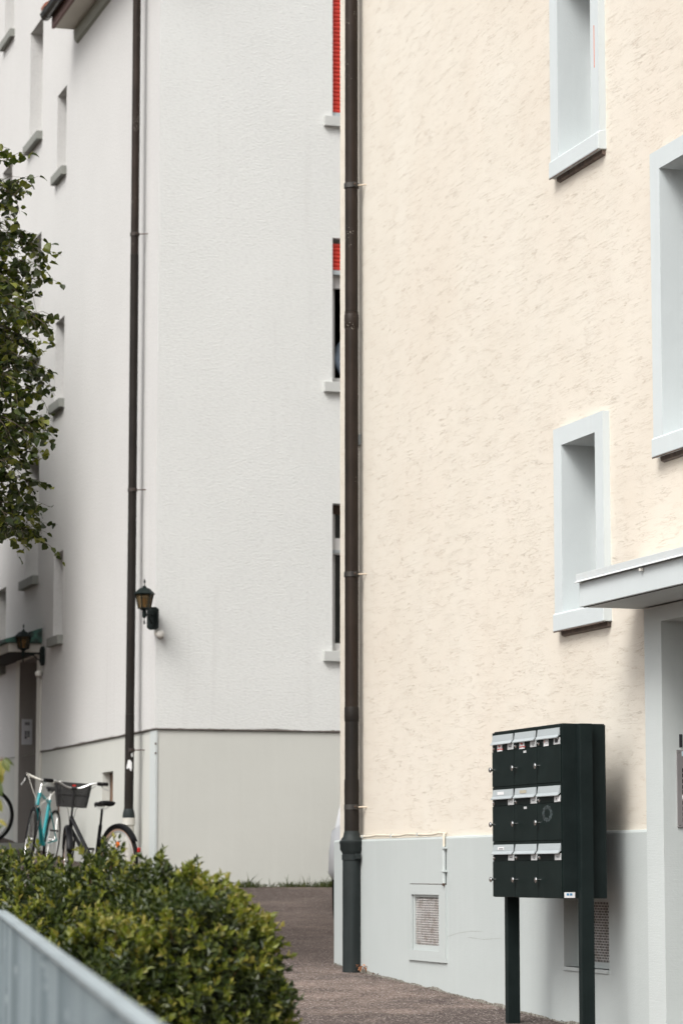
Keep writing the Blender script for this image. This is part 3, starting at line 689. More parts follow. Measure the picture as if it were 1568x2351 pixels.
for i in range(13): a_ = math.pi+math.pi*i/12; pf.append((gx+gr*math.cos(a_), gzz+gr*math.sin(a_)))
for i in range(13): a_ = 2*math.pi-math.pi*i/12; pf.append((gx+(gr-.006)*math.cos(a_), gzz+(gr-.006)*math.sin(a_)))
gm = MB().prism([(x, ev0, z) for x, z in pf], (0, YE+.02-ev0, 0))
gt = gm.build('gutter', GUTTER, B2)
MB().tube([(gx-gr, ev0, gzz+.004), (gx-gr, YE+.02, gzz+.004)], .010, 8).build('gutter_bead', GUTTER, gt, smooth=True)
MB().prism([(gx+gr*math.cos(math.pi+math.pi*i/12), YE+.02, gzz+gr*math.sin(math.pi+math.pi*i/12)) for i in range(13)], (0, .006, 0)).build('gutter_end', GUTTER, gt)
for y in lin(ev0+.3, YE-.15, 6): MB().prism([(gx+(gr+.004)*math.cos(math.pi+math.pi*i/10), y, gzz+(gr+.004)*math.sin(math.pi+math.pi*i/10)) for i in range(11)], (0, .03, 0)).build('gutter_bracket', GUTTER, gt)
slab('roof', [(gx-.01, ez+.37), (gx-.01, ez+.40), (12.5, ez+4.4), (12.5, ez+4.33)], TILE, y1=YE+.0)
MB().quad((12.5, ev0, ez+4.36), (12.5, YE, ez+4.36), (18, YE, ez+.4), (18, ev0, ez+.4)).build('roof', TILE, B2)
MB().prism([(gx-.05, YE-.12, ez+.40), (gx-.05, YE-.12, ez+.44), (gx+.4, YE-.12, ez+.76), (gx+.4, YE-.12, ez+.72)], (0, .2, 0)).build('verge_tile', TILE, B2)

# ------------------------------------------------------------------ letterbox bank
MX, MXB, MN, MF = 6.19, 6.47, 15.67, 16.83
MZ0, MZ1 = 1.342, 2.352
LB = root('letterbox_bank', 'dark green bank of nine letterboxes on two square posts in front of the cream wall', 'letterboxes', (6.33, 16.25, .58), world=True)
MB().box(MX+.006, MXB, MN, MF, MZ0, MZ1).build('housing', ANTH, LB, bevel=.003)
MB().box(MX+.012, MXB-.004, MN+.01, MF-.01, MZ1, MZ1+.006).build('top_cover', ANTH, LB)
MB().box(6.285, 6.365, MN-.058, MN-.002, .2, MZ1+.004).build('post', ANTH, LB, bevel=.004)
MB().box(6.285, 6.365, MF+.002, MF+.058, .2, MZ1+.004).build('post', ANTH, LB, bevel=.004)
cw = (MF-MN)/3; rh = (MZ1-MZ0)/3
def fq(mb, y0, y1, z0, z1, x0, x1): mb.box(x0, x1, y0, y1, z0, z1)
for r_ in range(3):
    zt_ = MZ1-r_*rh
    for c_ in range(3):                        # c_ 0 = left in the picture (far)
        yl = MF-c_*cw; yr = yl-cw; g_ = .0015
        sp_ = MB().box(MX+.001, MX+.0055, yr+g_, yl-g_, zt_-rh*.345+g_, zt_-g_).build('slot_panel', ANTHF, LB)
        # flap with kicked-out lip
        fz1 = zt_-rh*.055; fz0 = zt_-rh*.215; fl = MB(); ya, yb = yr+.012, yl-.022
        pfl = [(MX-.001, fz1), (MX-.004, fz1+.001), (MX-.010, fz0+.014), (MX-.022, fz0-.002), (MX-.021, fz0-.006), (MX-.006, fz0+.008), (MX-.001, fz0+.012)]
        fl.prism([(x, ya, z) for x, z in pfl], (0, yb-ya, 0)); fl.build('flap', ALU, sp_)
        sz = zt_-rh*.285
        MB().box(MX-.004, MX+.0008, yr+.012, yr+.108, sz-.019, sz+.021).build('name_plate', PLATE, sp_, bevel=.001)
        nm = MB()
        for k_ in range(2 if (r_+c_) % 2 else 1): nm.box(MX-.0048, MX-.0041, yr+.040, yr+.078-.012*k_, sz-.002-.008*k_, sz+.001-.008*k_)
        if r_ == 0 and c_ == 2: nm.box(MX-.0048, MX-.0041, yr+.040, yr+.086, sz-.009, sz+.012)
        nm.build('name_label', STICK if (r_, c_) == (1, 0) else DARKINK, sp_)
        if (r_, c_) == (1, 2): MB().box(MX-.0055, MX-.0049, yr+.008, yr+.052, sz-.014, sz+.014).build('name_label', STICK, sp_)
        # key lock: small angled cam
        ly = yl-.030
        MB().add([(MX-.001, ly, sz+.014), (MX-.001, ly-.014, sz), (MX-.001, ly, sz-.016), (MX-.012, ly+.002, sz), (MX-.001, ly+.008, sz)], [(0, 1, 3), (1, 2, 3), (2, 4, 3), (4, 0, 3), (0, 4, 2, 1)]).build('lock_cam', CHROME, sp_)
        if r_ == 0:
            yc_ = yl-(.135 if c_ < 2 else .150); hw = .042 if c_ < 2 else .038
            MB().box(MX-.002, MX+.0008, yc_-hw, yc_+hw, sz-.022, sz+.024).build('advert_sticker', STICK, sp_)
            if c_ < 2:
                text('Bitte', 'sticker_text', REDINK, sp_, .019, (MX-.0028, yc_+.018, sz+.004), RXN, .0003)
                text('keine\nWerbung'.split('\n')[0]+' Werbung', 'sticker_text', REDINK, sp_, .0155, (MX-.0028, yc_+.037, sz-.014), RXN, .0003)
            else:
                m_ = MB(); m_.box(MX-.003, MX-.0021, yc_+.018, yc_+.022, sz-.004, sz+.016); m_.build('sticker_text', REDINK, sp_)
                m_ = MB(); m_.box(MX-.003, MX-.0021, yc_-.025, yc_+.008, sz+.006, sz+.008); m_.box(MX-.003, MX-.0021, yc_-.028, yc_+.000, sz-.010, sz-.008); m_.build('sticker_text', DARKINK, sp_)
        if (r_, c_) in ((1, 0), (2, 0), (1, 1)):
            yc_ = yl-.17; zc_ = (fz0+fz1)/2+.006
            MB().box(MX-.0108, MX-.0098, yc_-.055, yc_+.055, zc_-.010, zc_+.008).build('flap_label', TANINK if (r_, c_) == (1, 1) else STICK, sp_)
            if (r_, c_) == (2, 0): MB().box(MX-.0115, MX-.0109, yc_-.04, yc_+.03, zc_-.006, zc_-.001).build('label_text', DARKINK, sp_)
        dz1 = zt_-rh*.345; dz0 = zt_-rh
        dr = MB().box(MX-.0015, MX+.0055, yr+g_*1.6, yl-g_*1.6, dz0+g_*1.6, dz1-g_*1.6).build('door', ANTHF, LB, bevel=.001, label='door with a pale dusty smudge near its top' if (r_, c_) == (1, 2) else None)
        kz = (dz0+dz1)/2-.004
        MB().lathe([(.006, .0), (.0065, -.010), (.008, -.016), (.0165, -.022), (.0175, -.026), (.012, -.031)], (MX-.0015, yl-.030, kz), 16, 'X').build('knob', CHROME, dr, smooth=True)
        if (r_, c_) in ((0, 1), (1, 1)): MB().box(MX-.0024, MX-.0016, yr+cw*.46, yr+cw*.58, dz1-.028, dz1-.014).build('old_label', PLATE, dr)
        if (r_, c_) == (1, 2):
            sm = MB(); vs = []; fs = []; n = 40
            for i in range(n):
                a_ = 2*math.pi*i/n; ro = .058+.012*noise.noise(Vector((i*.6, 1, 0))); ri = .032+.010*noise.noise(Vector((i*.5, 7, 0)))
                for rr_ in (ri, ro): vs.append((MX-.0021, yr+cw*.58+rr_*1.4*math.cos(a_), dz1-.062+rr_*.85*math.sin(a_)-(.018*abs(noise.noise(Vector((i, 2, 0)))) if math.sin(a_) < 0 else 0)))
            for i in range(n): j = (i+1) % n; fs.append((2*i, 2*i+1, 2*j+1, 2*j))
            sm.add(vs, fs).build('dust_smudge', DUSTM if 'DUSTM' in globals() else DUST, dr)
ls = MB().box(MX+.012, MX+.012+.066, MN-.0028, MN-.0003, MZ0+.004, MZ0+.036).build('maker_label', STICK, LB)
for i in range(2): MB().box(MX+.026+i*.02, MX+.040+i*.02, MN-.0036, MN-.0029, MZ0+.017, MZ0+.030).build('label_mark', BLUEINK, ls)

# ------------------------------------------------------------------ lanterns and sensors
def lantern(name, label, loc, rz, plate_rz=0):
    L = root(name, label, 'wall lantern', loc, rz, 'wall lanterns')
    oy = -.27                                    # lantern axis, outward is local -Y
    mb = MB(); mb.prism([(x*.062, -.01, z*.12) for x, z in ((-.55, 1), (.55, 1), (1, .82), (1, -.82), (.55, -1), (-.55, -1), (-1, -.82), (-1, .82))], (0, -.035, 0))
    mb.prism([(x*.034, -.045, z*.09) for x, z in ((-.5, 1), (.5, 1), (1, .8), (1, -.8), (.5, -1), (-.5, -1), (-1, -.8), (-1, .8))], (0, -.014, 0))
    pl = mb.build('wall_plate', LANT, L, bevel=.003)
    for z in (.065, -.065): MB().tube([(.0, .055, z), (.0, -.005, z)], .011, 8).build('stud', LANT, pl)
    ar = MB(); ar.tube([(0, -.05, .025), (0, -.12, .03), (0, -.20, .028), (0, oy, .030)], .0095, 8)
    ar.tube([(0, -.055, -.055), (0, -.10, -.035), (0, -.13, .0), (0, -.165, .018), (0, -.20, .022)], .008, 8); ar.build('arm', LANT, L, smooth=True)
    MB().lathe([(.002, -.085), (.009, -.075), (.010, -.055), (.004, -.040), (.004, -.022), (.020, -.008), (.024, .012), (.022, .03), (.026, .05), (.020, .055), (.024, .063), (.062, .085)], (0, oy, 0), 12).build('cup', LANT, L, smooth=True)
    n = 6; r0, r1, z0, z1 = .064, .095, .085, .235
    def pt(i, r, z): a_ = 2*math.pi*(i+.5)/n; return Vector((r*math.cos(a_), oy+r*math.sin(a_), z))
    fr = MB()
    for i in range(n): fr.tube([pt(i, r0, z0), pt(i, r1, z1)], .0065, 6)
    for i in range(n):
        fr.tube([pt(i, r0, z0), pt(i+1, r0, z0)], .007, 6); fr.tube([pt(i, r1, z1), pt(i+1, r1, z1)], .007, 6)
        a1, b1 = pt(i, r1, z1), pt(i+1, r1, z1); a0, b0 = pt(i, r0, z0), pt(i+1, r0, z0)
    fr.build('cage', LANT, L)
    gl = MB()
    for i in range(n): gl.quad(pt(i, r0-.003, z0), pt(i+1, r0-.003, z0), pt(i+1, r1-.003, z1), pt(i, r1-.003, z1))
    gl.build('glass', LGLASS, L)
    MB().lathe([(.016, .09), (.016, .12), (.014, .125), (.028, .16), (.030, .175), (.022, .195), (.005, .203)], (0, oy, 0), 12).build('bulb', BULB, L, smooth=True)
    MB().lathe([(.112, .233), (.116, .238), (.104, .248), (.078, .272), (.060, .290), (.040, .300), (.022, .303), (.024, .310), (.012, .322)], (0, oy, 0), 6, rot=.5).build('roof', LANT, L)
    MB().lathe([(.008, .32), (.004, .335), (.004, .345), (.010, .358), (.010, .375), (.004, .392), (.001, .395)], (0, oy, 0), 10).build('finial', LANT, L, smooth=True)
    return L
pL = on_y(358, 1421, WY)
lantern('wall_lantern', 'dark green hexagonal wall lantern with amber glass on the outer corner of the white building', (WX-.03, WY-.03, pL.z), rad(-35))
pL2 = on_x(103, 1506, WX)
lantern('wall_lantern', 'shaded dark lantern hanging in front of the green copper door canopy', (WX, pL2.y, pL2.z-.0), rad(-90))
def sensor(label, loc, rz):
    s_ = root('motion_sensor', label, 'motion sensor', loc, rz, 'motion sensors under the wall lanterns')
    MB().lathe([(.020, .0), (.030, -.006), (.033, -.020), (.022, -.032)], (-.02, 0, .02), 16, 'Y').build('mount', WHITEP, s_, smooth=True)
    MB().lathe([(.008, .045), (.030, .040), (.042, .018), (.042, -.012), (.036, -.022)], (.012, -.050, 0), 20).build('housing', WHITEP, s_, smooth=True)
    MB().lathe([(.035, -.0225), (.033, -.036), (.022, -.045), (.006, -.049)], (.012, -.050, 0), 20).build('lens', mat('grey_sensor_lens', (.30, .27, .24), .3), s_, smooth=True)
q1 = on_y(364, 1458, WY); sensor('round white motion sensor below the lantern on the corner', (q1.x, WY, q1.z), 0)
q2 = on_x(98, 1548, WX); sensor('white motion sensor below the shaded lantern by the door canopy', (WX-.0, q2.y, q2.z), rad(-90))

# ------------------------------------------------------------------ bicycles
def wheel(B, c, r, tyre_w, side=None, rot=None, rim=SILV, fend=None, fr=None, steer=0, name='wheel'):
    M = Matrix.Translation(Vector(c)) @ Matrix.Rotation(steer, 4, 'Z')
    def ring(rr, w, n=48, k=8):
        mb = MB(); mb.tube([(rr*math.cos(2*math.pi*i/n), 0, rr*math.sin(2*math.pi*i/n)) for i in range(n)], w, k, closed=True); return mb
    ax = MB().lathe([(.018, -.035), (.022, -.02), (.015, 0), (.022, .02), (.018, .035)], (0, 0, 0), 12, 'Y')
    w = ax.build(name, SILV, B, smooth=True, xf=M)
    ring(r, tyre_w).build('tyre', RUBBER, w, smooth=True, xf=M)
    if side: ring(r-tyre_w*.75, tyre_w*.72).build('sidewall', side, w, smooth=True, xf=M)
    ring(r-tyre_w*1.75, tyre_w*.5).build('rim', rim, w, smooth=True, xf=M)
    sp = MB(); ns = 28
    for i in range(ns):
        a_ = 2*math.pi*i/ns; b_ = a_+(.5 if i % 2 else -.5); y = .03 if i % 4 < 2 else -.03
        sp.tube([(.018*math.cos(b_), y, .018*math.sin(b_)), ((r-tyre_w*1.9)*math.cos(a_), 0, (r-tyre_w*1.9)*math.sin(a_))], .0013, 4)
    sp.build('spokes', SILV, w, xf=M)
    if fend:
        a0, a1 = fend; mb = MB(); vs = []; n = 26; R_ = r+tyre_w+.014; hw = tyre_w+.012
        for i in range(n+1):
            a_ = a0+(a1-a0)*i/n
            for yy, dr_ in ((-hw, -.020), (-hw*.7, 0), (0, .006), (hw*.7, 0), (hw, -.020)): vs.append(((R_+dr_)*math.cos(a_), yy, (R_+dr_)*math.sin(a_)))
        mb.add(vs, [(i*5+k, i*5+k+1, i*5+k+6, i*5+k+5) for i in range(n) for k in range(4)])
        fo = mb.build('mudguard', GLOSSB, B, smooth=True, xf=M)
        sm = fo.modifiers.new('solid', 'SOLIDIFY'); sm.thickness = .003
    return w, M
def bicycle(name, label, loc, rz, lean=0, kind='city', steer=0, r=.335):
    B = root(name, label, 'bicycle', loc, rz); B.rotation_euler = (lean, 0, rz)
    wb = 1.06; paint = GLOSSB if kind != 'road' else TEAL
    tw = .024 if kind != 'road' else .016
    HT = Vector((wb-.20, 0, .86)) if kind == 'road' else Vector((wb-.12, 0, .80)); HB = Vector((wb-.155, 0, .72)) if kind == 'road' else Vector((wb-.10, 0, .66)); FH = Vector((wb, 0, r)); RH = Vector((0, 0, r)); BBk = Vector((.45, 0, .29))
    ST = Vector((.36, 0, .76 if kind == 'road' else .70))
    wheel(B, RH, r, tw, TANW if kind == 'city' else None, fend=(rad(-35), rad(150)) if kind == 'city' else None, rim=SILV)
    axis = (HT-HB).normalized(); SM = Matrix.Translation(HB) @ Matrix.Rotation(steer, 4, axis) @ Matrix.Translation(-HB)
    w2 = SM @ FH
    ZS = steer
    wheel(B, w2, r, tw, TANW if kind == 'city' else None, fend=(rad(20), rad(165)) if kind == 'city' else None, steer=ZS, rim=SILV)
    f = MB(); t = .020
    if kind == 'road':
        f.tube([HT, ST], t*.85, 10); f.tube([HB+Vector((0, 0, .03)), BBk], t*1.15, 10); f.tube([ST+Vector((-.01, 0, .03)), BBk], t, 10)
        for s_ in (-1, 1):
            f.tube([ST, RH+Vector((0, s_*.055, 0))], .008, 8); f.tube([BBk+Vector((0, s_*.03, 0)), RH+Vector((0, s_*.055, 0))], .009, 8)
    else:
        f.tube([HT-axis*.02, Vector((.60, 0, .42)), BBk], t*1.1, 10); f.tube([HB+axis*.01, Vector((.63, 0, .37)), BBk+Vector((0, 0, -.01))], t*1.1, 10)
        f.tube([ST, BBk], t, 10)
        for s_ in (-1, 1):
            f.tube([Vector((.38, s_*.01, .58)), RH+Vector((0, s_*.06, 0))], .008, 8); f.tube([BBk+Vector((0, s_*.03, 0)), RH+Vector((0, s_*.06, 0))], .010, 8)
    f.tube([HT, HB], .021, 12); f.lathe([(.026, -.035), (.028, 0), (.026, .035)], BBk, 12, 'Y')
    f.build('frame', paint, B, smooth=True)
    fk = MB(); cr = HB-axis*.03
    for s_ in (-1, 1): fk.tube([cr+Vector((0, s_*.02, 0)), cr+Vector((0, s_*.050, -.04)), (cr+FH)/2+Vector((.005, s_*.055, 0)), FH+Vector((0, s_*.05, 0))], [.013, .013, .011, .008], 8)
    fk.tube([cr, HB], .018, 8); fk.build('fork', paint if kind != 'road' else GLOSSB, B, smooth=True, xf=SM)
    # stem, bars
    bt = HT+axis*(.30 if kind == 'city' else .15)+Vector((-.02 if kind == 'city' else .03, 0, 0)); sb = MB(); sb.tube([HT, HT+axis*.12, bt], .012, 8); sb.lathe([(.018, -.03), (.018, .03)], bt, 10, 'Y'); sb.build('stem', BLACK if kind == 'city' else SILV, B, smooth=True, xf=SM)
    hb = MB()
    if kind == 'city':
        pts = lambda s_: [bt+Vector((0, s_*.0, 0)), bt+Vector((.0, s_*.05, .0)), bt+Vector((-.01, s_*.10, .015)), bt+Vector((-.03, s_*.17, .05)), bt+Vector((-.07, s_*.23, .06)), bt+Vector((-.13, s_*.30, .055))]
        for s_ in (-1, 1):
            hb.tube(pts(s_), .0115, 8); e = pts(s_)[-1]
            gr_ = MB(); gr_.tube([e+Vector((.05, -s_*.055, .002)), e+Vector((-.05, s_*.03, -.002))], .021, 10); gr_.build('grip', RUBBER, B, smooth=True, xf=SM)
    else:
        for s_ in (-1, 1):
            p_ = [bt, bt+Vector((.01, s_*.10, .012)), bt+Vector((.02, s_*.19, .03)), bt+Vector((.06, s_*.205, .035)), bt+Vector((.10, s_*.21, .03))]
            hb.tube(p_, .0135, 8); gr_ = MB(); gr_.tube([p_[3], p_[4], p_[4]+Vector((.015, 0, -.04)), p_[4]+Vector((.0, 0, -.09))], .014, 8); gr_.build('grip', RUBBER, B, smooth=True, xf=SM)
    hb.build('handlebar', SILV if kind == 'city' else WHITEP, B, smooth=True, xf=SM)
    for s_ in (-1, 1):
        lv = MB()
        if kind == 'city': e = bt+Vector((-.10, s_*.27, .045)); lv.tube([e, e+Vector((.02, s_*.03, -.03)), e+Vector((-.03, s_*.09, -.055))], .006, 6)
        else: e = bt+Vector((.11, s_*.21, 0)); lv.tube([e, e+Vector((.03, s_*.01, -.05)), e+Vector((.0, s_*.03, -.10))], .008, 6)
        lv.build('brake_lever', SILV, B, smooth=True, xf=SM)
    cb = MB()
    for s_ in (-1, 1):
        e = bt+Vector((-.06 if kind == 'city' else .08, s_*.22, .03)); mid = e+Vector((.14, -s_*.06, -.08)); cb.tube([e, (e+mid)/2+Vector((.04, 0, .02)), mid, mid+Vector((.0, -s_*.12, -.18)), cr+Vector((.03, 0, 0))], .0028, 6)
    cb.build('brake_cables', WHITEP if kind == 'road' else BLACK, B, smooth=True, xf=SM)
    # saddle
    sp0 = ST; stp = Vector((.33, 0, .865)) if kind == 'city' else Vector((.33, 0, .86))
    MB().tube([sp0-Vector((-.005, 0, .04)), stp], .0135, 10).build('seat_post', GLOSSB if kind == 'city' else SILV, B, smooth=True)
    sv = MB(); n = 14; vs = []
    prof = [(-.13, .078, .0), (-.115, .092, .012), (-.08, .094, .015), (-.03, .070, .006), (.03, .038, .0), (.09, .028, .004), (.13, .020, .0), (.145, .006, -.006)]
    for xx, hw, zz_ in prof:
        for j in range(n):
            a_ = 2*math.pi*j/n; vs.append((stp.x+xx, hw*math.cos(a_), stp.z+.055+zz_+(.018 if math.sin(a_) > 0 else .030)*math.sin(a_)))
    k = len(prof); sv.add(vs, [(i*n+j, i*n+(j+1) % n, (i+1)*n+(j+1) % n, (i+1)*n+j) for i in range(k-1) for j in range(n)]+[tuple(range(n)), tuple((k-1)*n+j for j in range(n))])
    so = sv.build('saddle', SADDLE, B, smooth=True, auto=60)
    sr = MB()
    for s_ in (-1, 1): sr.tube([(stp.x-.10, s_*.03, stp.z+.03), (stp.x-.03, s_*.022, stp.z+.0), (stp.x+.05, s_*.02, stp.z+.005), (stp.x+.11, s_*.012, stp.z+.045)], .004, 6)
    sr.build('saddle_rails', SILV, so, smooth=True)
    # crank, chain
    ck = MB(); ck.lathe([(.085, -.045), (.088, -.043), (.085, -.041)], (BBk.x, 0, BBk.z), 28, 'Y'); ck.tube([BBk+Vector((0, -.05, 0)), BBk+Vector((.05, -.06, -.16))], .009, 6); ck.tube([BBk+Vector((0, .05, 0)), BBk+Vector((-.05, .06, .16))], .009, 6); ck.build('crank', SILV, B, smooth=True)
    for s_, dx_, dz_ in ((-1, .05, -.16), (1, -.05, .16)): MB().box(BBk.x+dx_-.045, BBk.x+dx_+.045, min(s_*.07, s_*.15), max(s_*.07, s_*.15), BBk.z+dz_-.012, BBk.z+dz_+.012).build('pedal', BLACK, B, bevel=.003)
    if kind == 'city':
        cg = MB(); cg.box(.03, .52, -.056, -.044, .285, .335); cg.build('chain_guard', GLOSSB, B, bevel=.01)
        MB().lathe([(.005, -.012), (.030, -.008), (.032, 0), (.030, .008), (.005, .012)], (.02, 0, r+.16), 14, 'Y').build('wheel_reflector', ORANGE, B, smooth=True)
        MB().box(-r-.065, -r-.04, -.018, .018, r+.07, r+.125).build('rear_light', REDR, B, bevel=.01)
        MB().lathe([(.006, 0), (.030, .004), (.030, .014), (.006, .018)], (wb+.03, 0, r+.18), 12, 'Y').build('wheel_reflector', ORANGE, B, xf=SM, smooth=True)
        MB().lathe([(.02, -.04), (.042, -.01), (.046, .02), (.040, .028)], HB+Vector((.085, 0, -.02)), 16, 'X').build('headlight', BLACK, B, xf=SM, smooth=True)
        # wire basket in front of the bars
        bk = MB(); bc = bt+Vector((.16, 0, -.05))
        def rect(w, d, z, rr_=.005): 
            n_ = 6; P_ = []
            for cx_, cy_, a0 in ((d-.03, w-.03, 0), (-d+.03, w-.03, 90), (-d+.03, -w+.03, 180), (d-.03, -w+.03, 270)):
                for i in range(n_+1): a_ = rad(a0+90*i/n_); P_.append(bc+Vector((cx_+.03*math.cos(a_), cy_+.03*math.sin(a_), z)))
            return P_
        H_ = [(.105, .19, .13), (-.02, .175, .118), (-.14, .155, .105)]
        for z, w, d_ in H_: bk.tube(rect(w, d_, z), .005, 6, closed=True)
        for i in range(28):
            zs_ = []
            for z, w, d_ in H_:
                P_ = rect(w, d_, z); zs_.append(P_[i])
            bk.tube(zs_, .0022, 4)
        mesh_ = MB()
        for q_ in range(len(H_)-1):
            P0, P1 = rect(*[H_[q_][1], H_[q_][2], H_[q_][0]]), rect(*[H_[q_+1][1], H_[q_+1][2], H_[q_+1][0]]); n_ = len(P0)
            for i in range(n_): mesh_.quad(P0[i], P0[(i+1) % n_], P1[(i+1) % n_], P1[i])
        bo = bk.build('basket', BLACK, B, xf=SM); mesh_.build('basket_mesh', NET, bo, xf=SM)
        b2 = MB(); b2.quad(*[rect(.155, .105, -.14)[i] for i in (3, 10, 17, 24)]); b2.build('basket_floor', BLACK, bo, xf=SM)
        MB().box(bc.x-.14, bc.x-.130, -.018, .018, bc.z+.06, bc.z+.085).build('basket_red_glint', REDR, bo, xf=SM)  # red light reflection on the basket, put in as a coloured block
    else:
        if kind == 'road':
            text('classic', 'frame_lettering', WHITEP, B, .03, (0, 0, 0), RY) if False else None
            m_ = MB(); dv = (BBk-(HB+Vector((0, 0, .03)))); 
            for i in range(7):
                p0 = HB+Vector((0, 0, .03))+dv*(.18+.05*i); 
                for s_ in (-1, 1): m_.box(p0.x-.008, p0.x+.008, s_*.0195-.0006, s_*.0195+.0006, p0.z-.006, p0.z+.008)
            m_.build('frame_lettering', WHITEP, B)
    MB().tube([BBk+Vector((-.06, -.03, 0)), Vector((BBk.x-.10, -.17, .02))], .008, 6).build('kickstand', SILV, B)
    return B
NET = bpy.data.materials.new('open_black_net'); NET.use_nodes = True
_t = NET.node_tree; _p = _t.nodes['Principled BSDF']; _p.inputs['Base Color'].default_value = (.02, .02, .02, 1)
_tr = _t.nodes.new('ShaderNodeBsdfTransparent'); _mx = _t.nodes.new('ShaderNodeMixShader'); _mx.inputs[0].default_value = .80
_t.links.new(_tr.outputs[0], _mx.inputs[1]); _t.links.new(_p.outputs[0], _mx.inputs[2]); _t.links.new(_mx.outputs[0], _t.nodes['Material Output'].inputs[0])
rh_, fh_ = at(273, 1972, 30.0), at(130, 1955, 31.0)
dv = fh_-rh_
bicycle('bicycle', 'black step-through bicycle with a wire basket, tan tyre walls and black saddle', (rh_.x, rh_.y, rh_.z-.345), math.atan2(dv.y, dv.x), 0, 'city', steer=rad(-27))
fh2, rh2 = at(68, 1921, 32.7), at(112, 1928, 33.6)
dv = fh2-rh2
bicycle('bicycle', 'teal road bicycle with white bar tape leaning beside the doorway', (rh2.x, rh2.y, rh2.z-.335), math.atan2(dv.y, dv.x), rad(-7), 'road', steer=rad(22))
r3 = at(-30, 1892, 36.6)
bicycle('bicycle', 'dark bicycle in the shaded doorway, only its black wheel in view', (r3.x, r3.y, 1.86), rad(150), rad(3), 'plain', steer=0)

# ------------------------------------------------------------------ parked car behind the cream corner
ca = at(757, 1960, 25.6)
CR = root('parked_car', 'silver parked car mostly hidden behind the cream corner, only bumper edge and tyre showing', 'car', (ca.x+.80, ca.y-.25, gz(0, ca.y+.6)), rad(-21))
mb = MB(); secs = []
prof = [(0, .30, .80, .42), (.10, .22, 1.02, .55), (.35, .20, 1.12, .60), (.75, .20, 1.40, .62), (1.4, .20, 1.45, .62), (2.4, .20, 1.43, .62), (3.0, .20, 1.05, .62), (3.7, .22, .90, .60), (3.95, .28, .72, .45)]
gzb = CR.location.z
for (yy, zb, zt_, wm) in prof:
    zb += .16; zt_ += .14
    hw = .86 if .05 < yy < 3.9 else .74
    top = hw*(.66 if zt_ > 1.2 else .86)
    ring_ = [(-hw*.93, zb), (-hw, zb+.08), (-hw*.995, zb+.25), (-hw*.965, zb+.45), (-hw*.93, min(.86, zt_-.08)), (-top, zt_-.03), (-top*.8, zt_)]
    ring_ = ring_+[(-x, z) for x, z in ring_[::-1]]
    secs.append([(x, yy, z) for x, z in ring_])
n = len(secs[0]); mb.add([p for s_ in secs for p in s_], [(i*n+j, i*n+(j+1) % n, (i+1)*n+(j+1) % n, (i+1)*n+j) for i in range(len(secs)-1) for j in range(n)]+[tuple(range(n)), tuple((len(secs)-1)*n+j for j in range(n))])
body = mb.build('body', CARP, CR, smooth=True, auto=50)
MB().box(-.80, .80, -.03, .16, .44, .74).build('bumper', CARB, CR, bevel=.05)
for s_ in (-1, 1):
    for yy in (.55, 3.15):
        x0 = s_*.74
        w = MB().lathe([(.20, -.09), (.32, -.095), (.335, -.07), (.335, .07), (.32, .095), (.20, .09)], (x0, yy, .335), 28, 'X').build('wheel', RUBBER, CR, smooth=True)
        MB().lathe([(.19, -.085), (.05, -.075), (.05, .075), (.19, .085)], (x0, yy, .335), 20, 'X').build('rim', SILV, w)
    MB().box(s_*.66-.07, s_*.66+.05, -.005, .05, .80, .98).build('tail_light', REDR, CR, bevel=.015)
MB().quad((-.52, .36, 1.28), (.52, .36, 1.28), (.48, .70, 1.51), (-.48, .70, 1.51)).build('rear_window', PANE, CR)

# ------------------------------------------------------------------ person at the open window
ps = on_y(771, 812, WY+.42); sh = on_y(782, 768, WY+.45)
fz = 5.865
PR = root('person', 'person in a pale blue shirt standing at the open window, one arm on the sill', 'person', (sh.x+.21, WY+.55, fz))
def skin_fig(name, m, nodes, edges, parent, sub=2):
    me = bpy.data.meshes.new(name); me.from_pydata([n_[0] for n_ in nodes], edges, []); me.materials.append(m)
    o = bpy.data.objects.new(name, me); COL.objects.link(o); o.parent = parent
    o.modifiers.new('skin', 'SKIN'); me.skin_vertices  # layer comes with the modifier
    if not me.skin_vertices: pass
    for i, n_ in enumerate(nodes):
        sv_ = me.skin_vertices[0].data[i]; sv_.radius = n_[1] if isinstance(n_[1], tuple) else (n_[1], n_[1]); sv_.use_root = (i == 0)
    ss = o.modifiers.new('sub', 'SUBSURF'); ss.levels = sub; ss.render_levels = sub
    return o
elb = (ps.x+.035-PR.location.x, -.02, ps.z-fz-.06); hnd = (elb[0]+.05, -.33, 6.82-fz)
lsh = (-.19, -.05, 1.44)
nodes = [((0, 0, .95), (.16, .11)), ((0, 0, 1.15), (.14, .10)), ((0, -.02, 1.36), (.16, .11)), ((0, -.02, 1.50), .06), ((0, -.04, 1.56), .055),
         (lsh, .062), (elb, .048), ((hnd[0], hnd[1]+.05, hnd[2]+.01), .036), ((.19, -.05, 1.44), .062), ((.25, -.02, 1.16), .048), ((.18, -.22, 1.0), .034),
         ((-.09, 0, .85), .10), ((-.10, 0, .48), .065), ((-.10, .02, .08), .045), ((-.10, -.12, .03), .04), ((.09, 0, .85), .10), ((.10, 0, .48), .065), ((.10, .02, .08), .045), ((.10, -.12, .03), .04)]
edges = [(0, 1), (1, 2), (2, 3), (3, 4), (2, 5), (5, 6), (6, 7), (2, 8), (8, 9), (9, 10), (0, 11), (11, 12), (12, 13), (13, 14), (0, 15), (15, 16), (16, 17), (17, 18)]
bd = skin_fig('body', SHIRT, nodes, edges, PR)
def ball(mb, c, r, n=14, m=10):
    mb.lathe([(max(.002, r[0]*math.sin(math.pi*i/m)), -r[2]*math.cos(math.pi*i/m)) for i in range(m+1)], c, n)
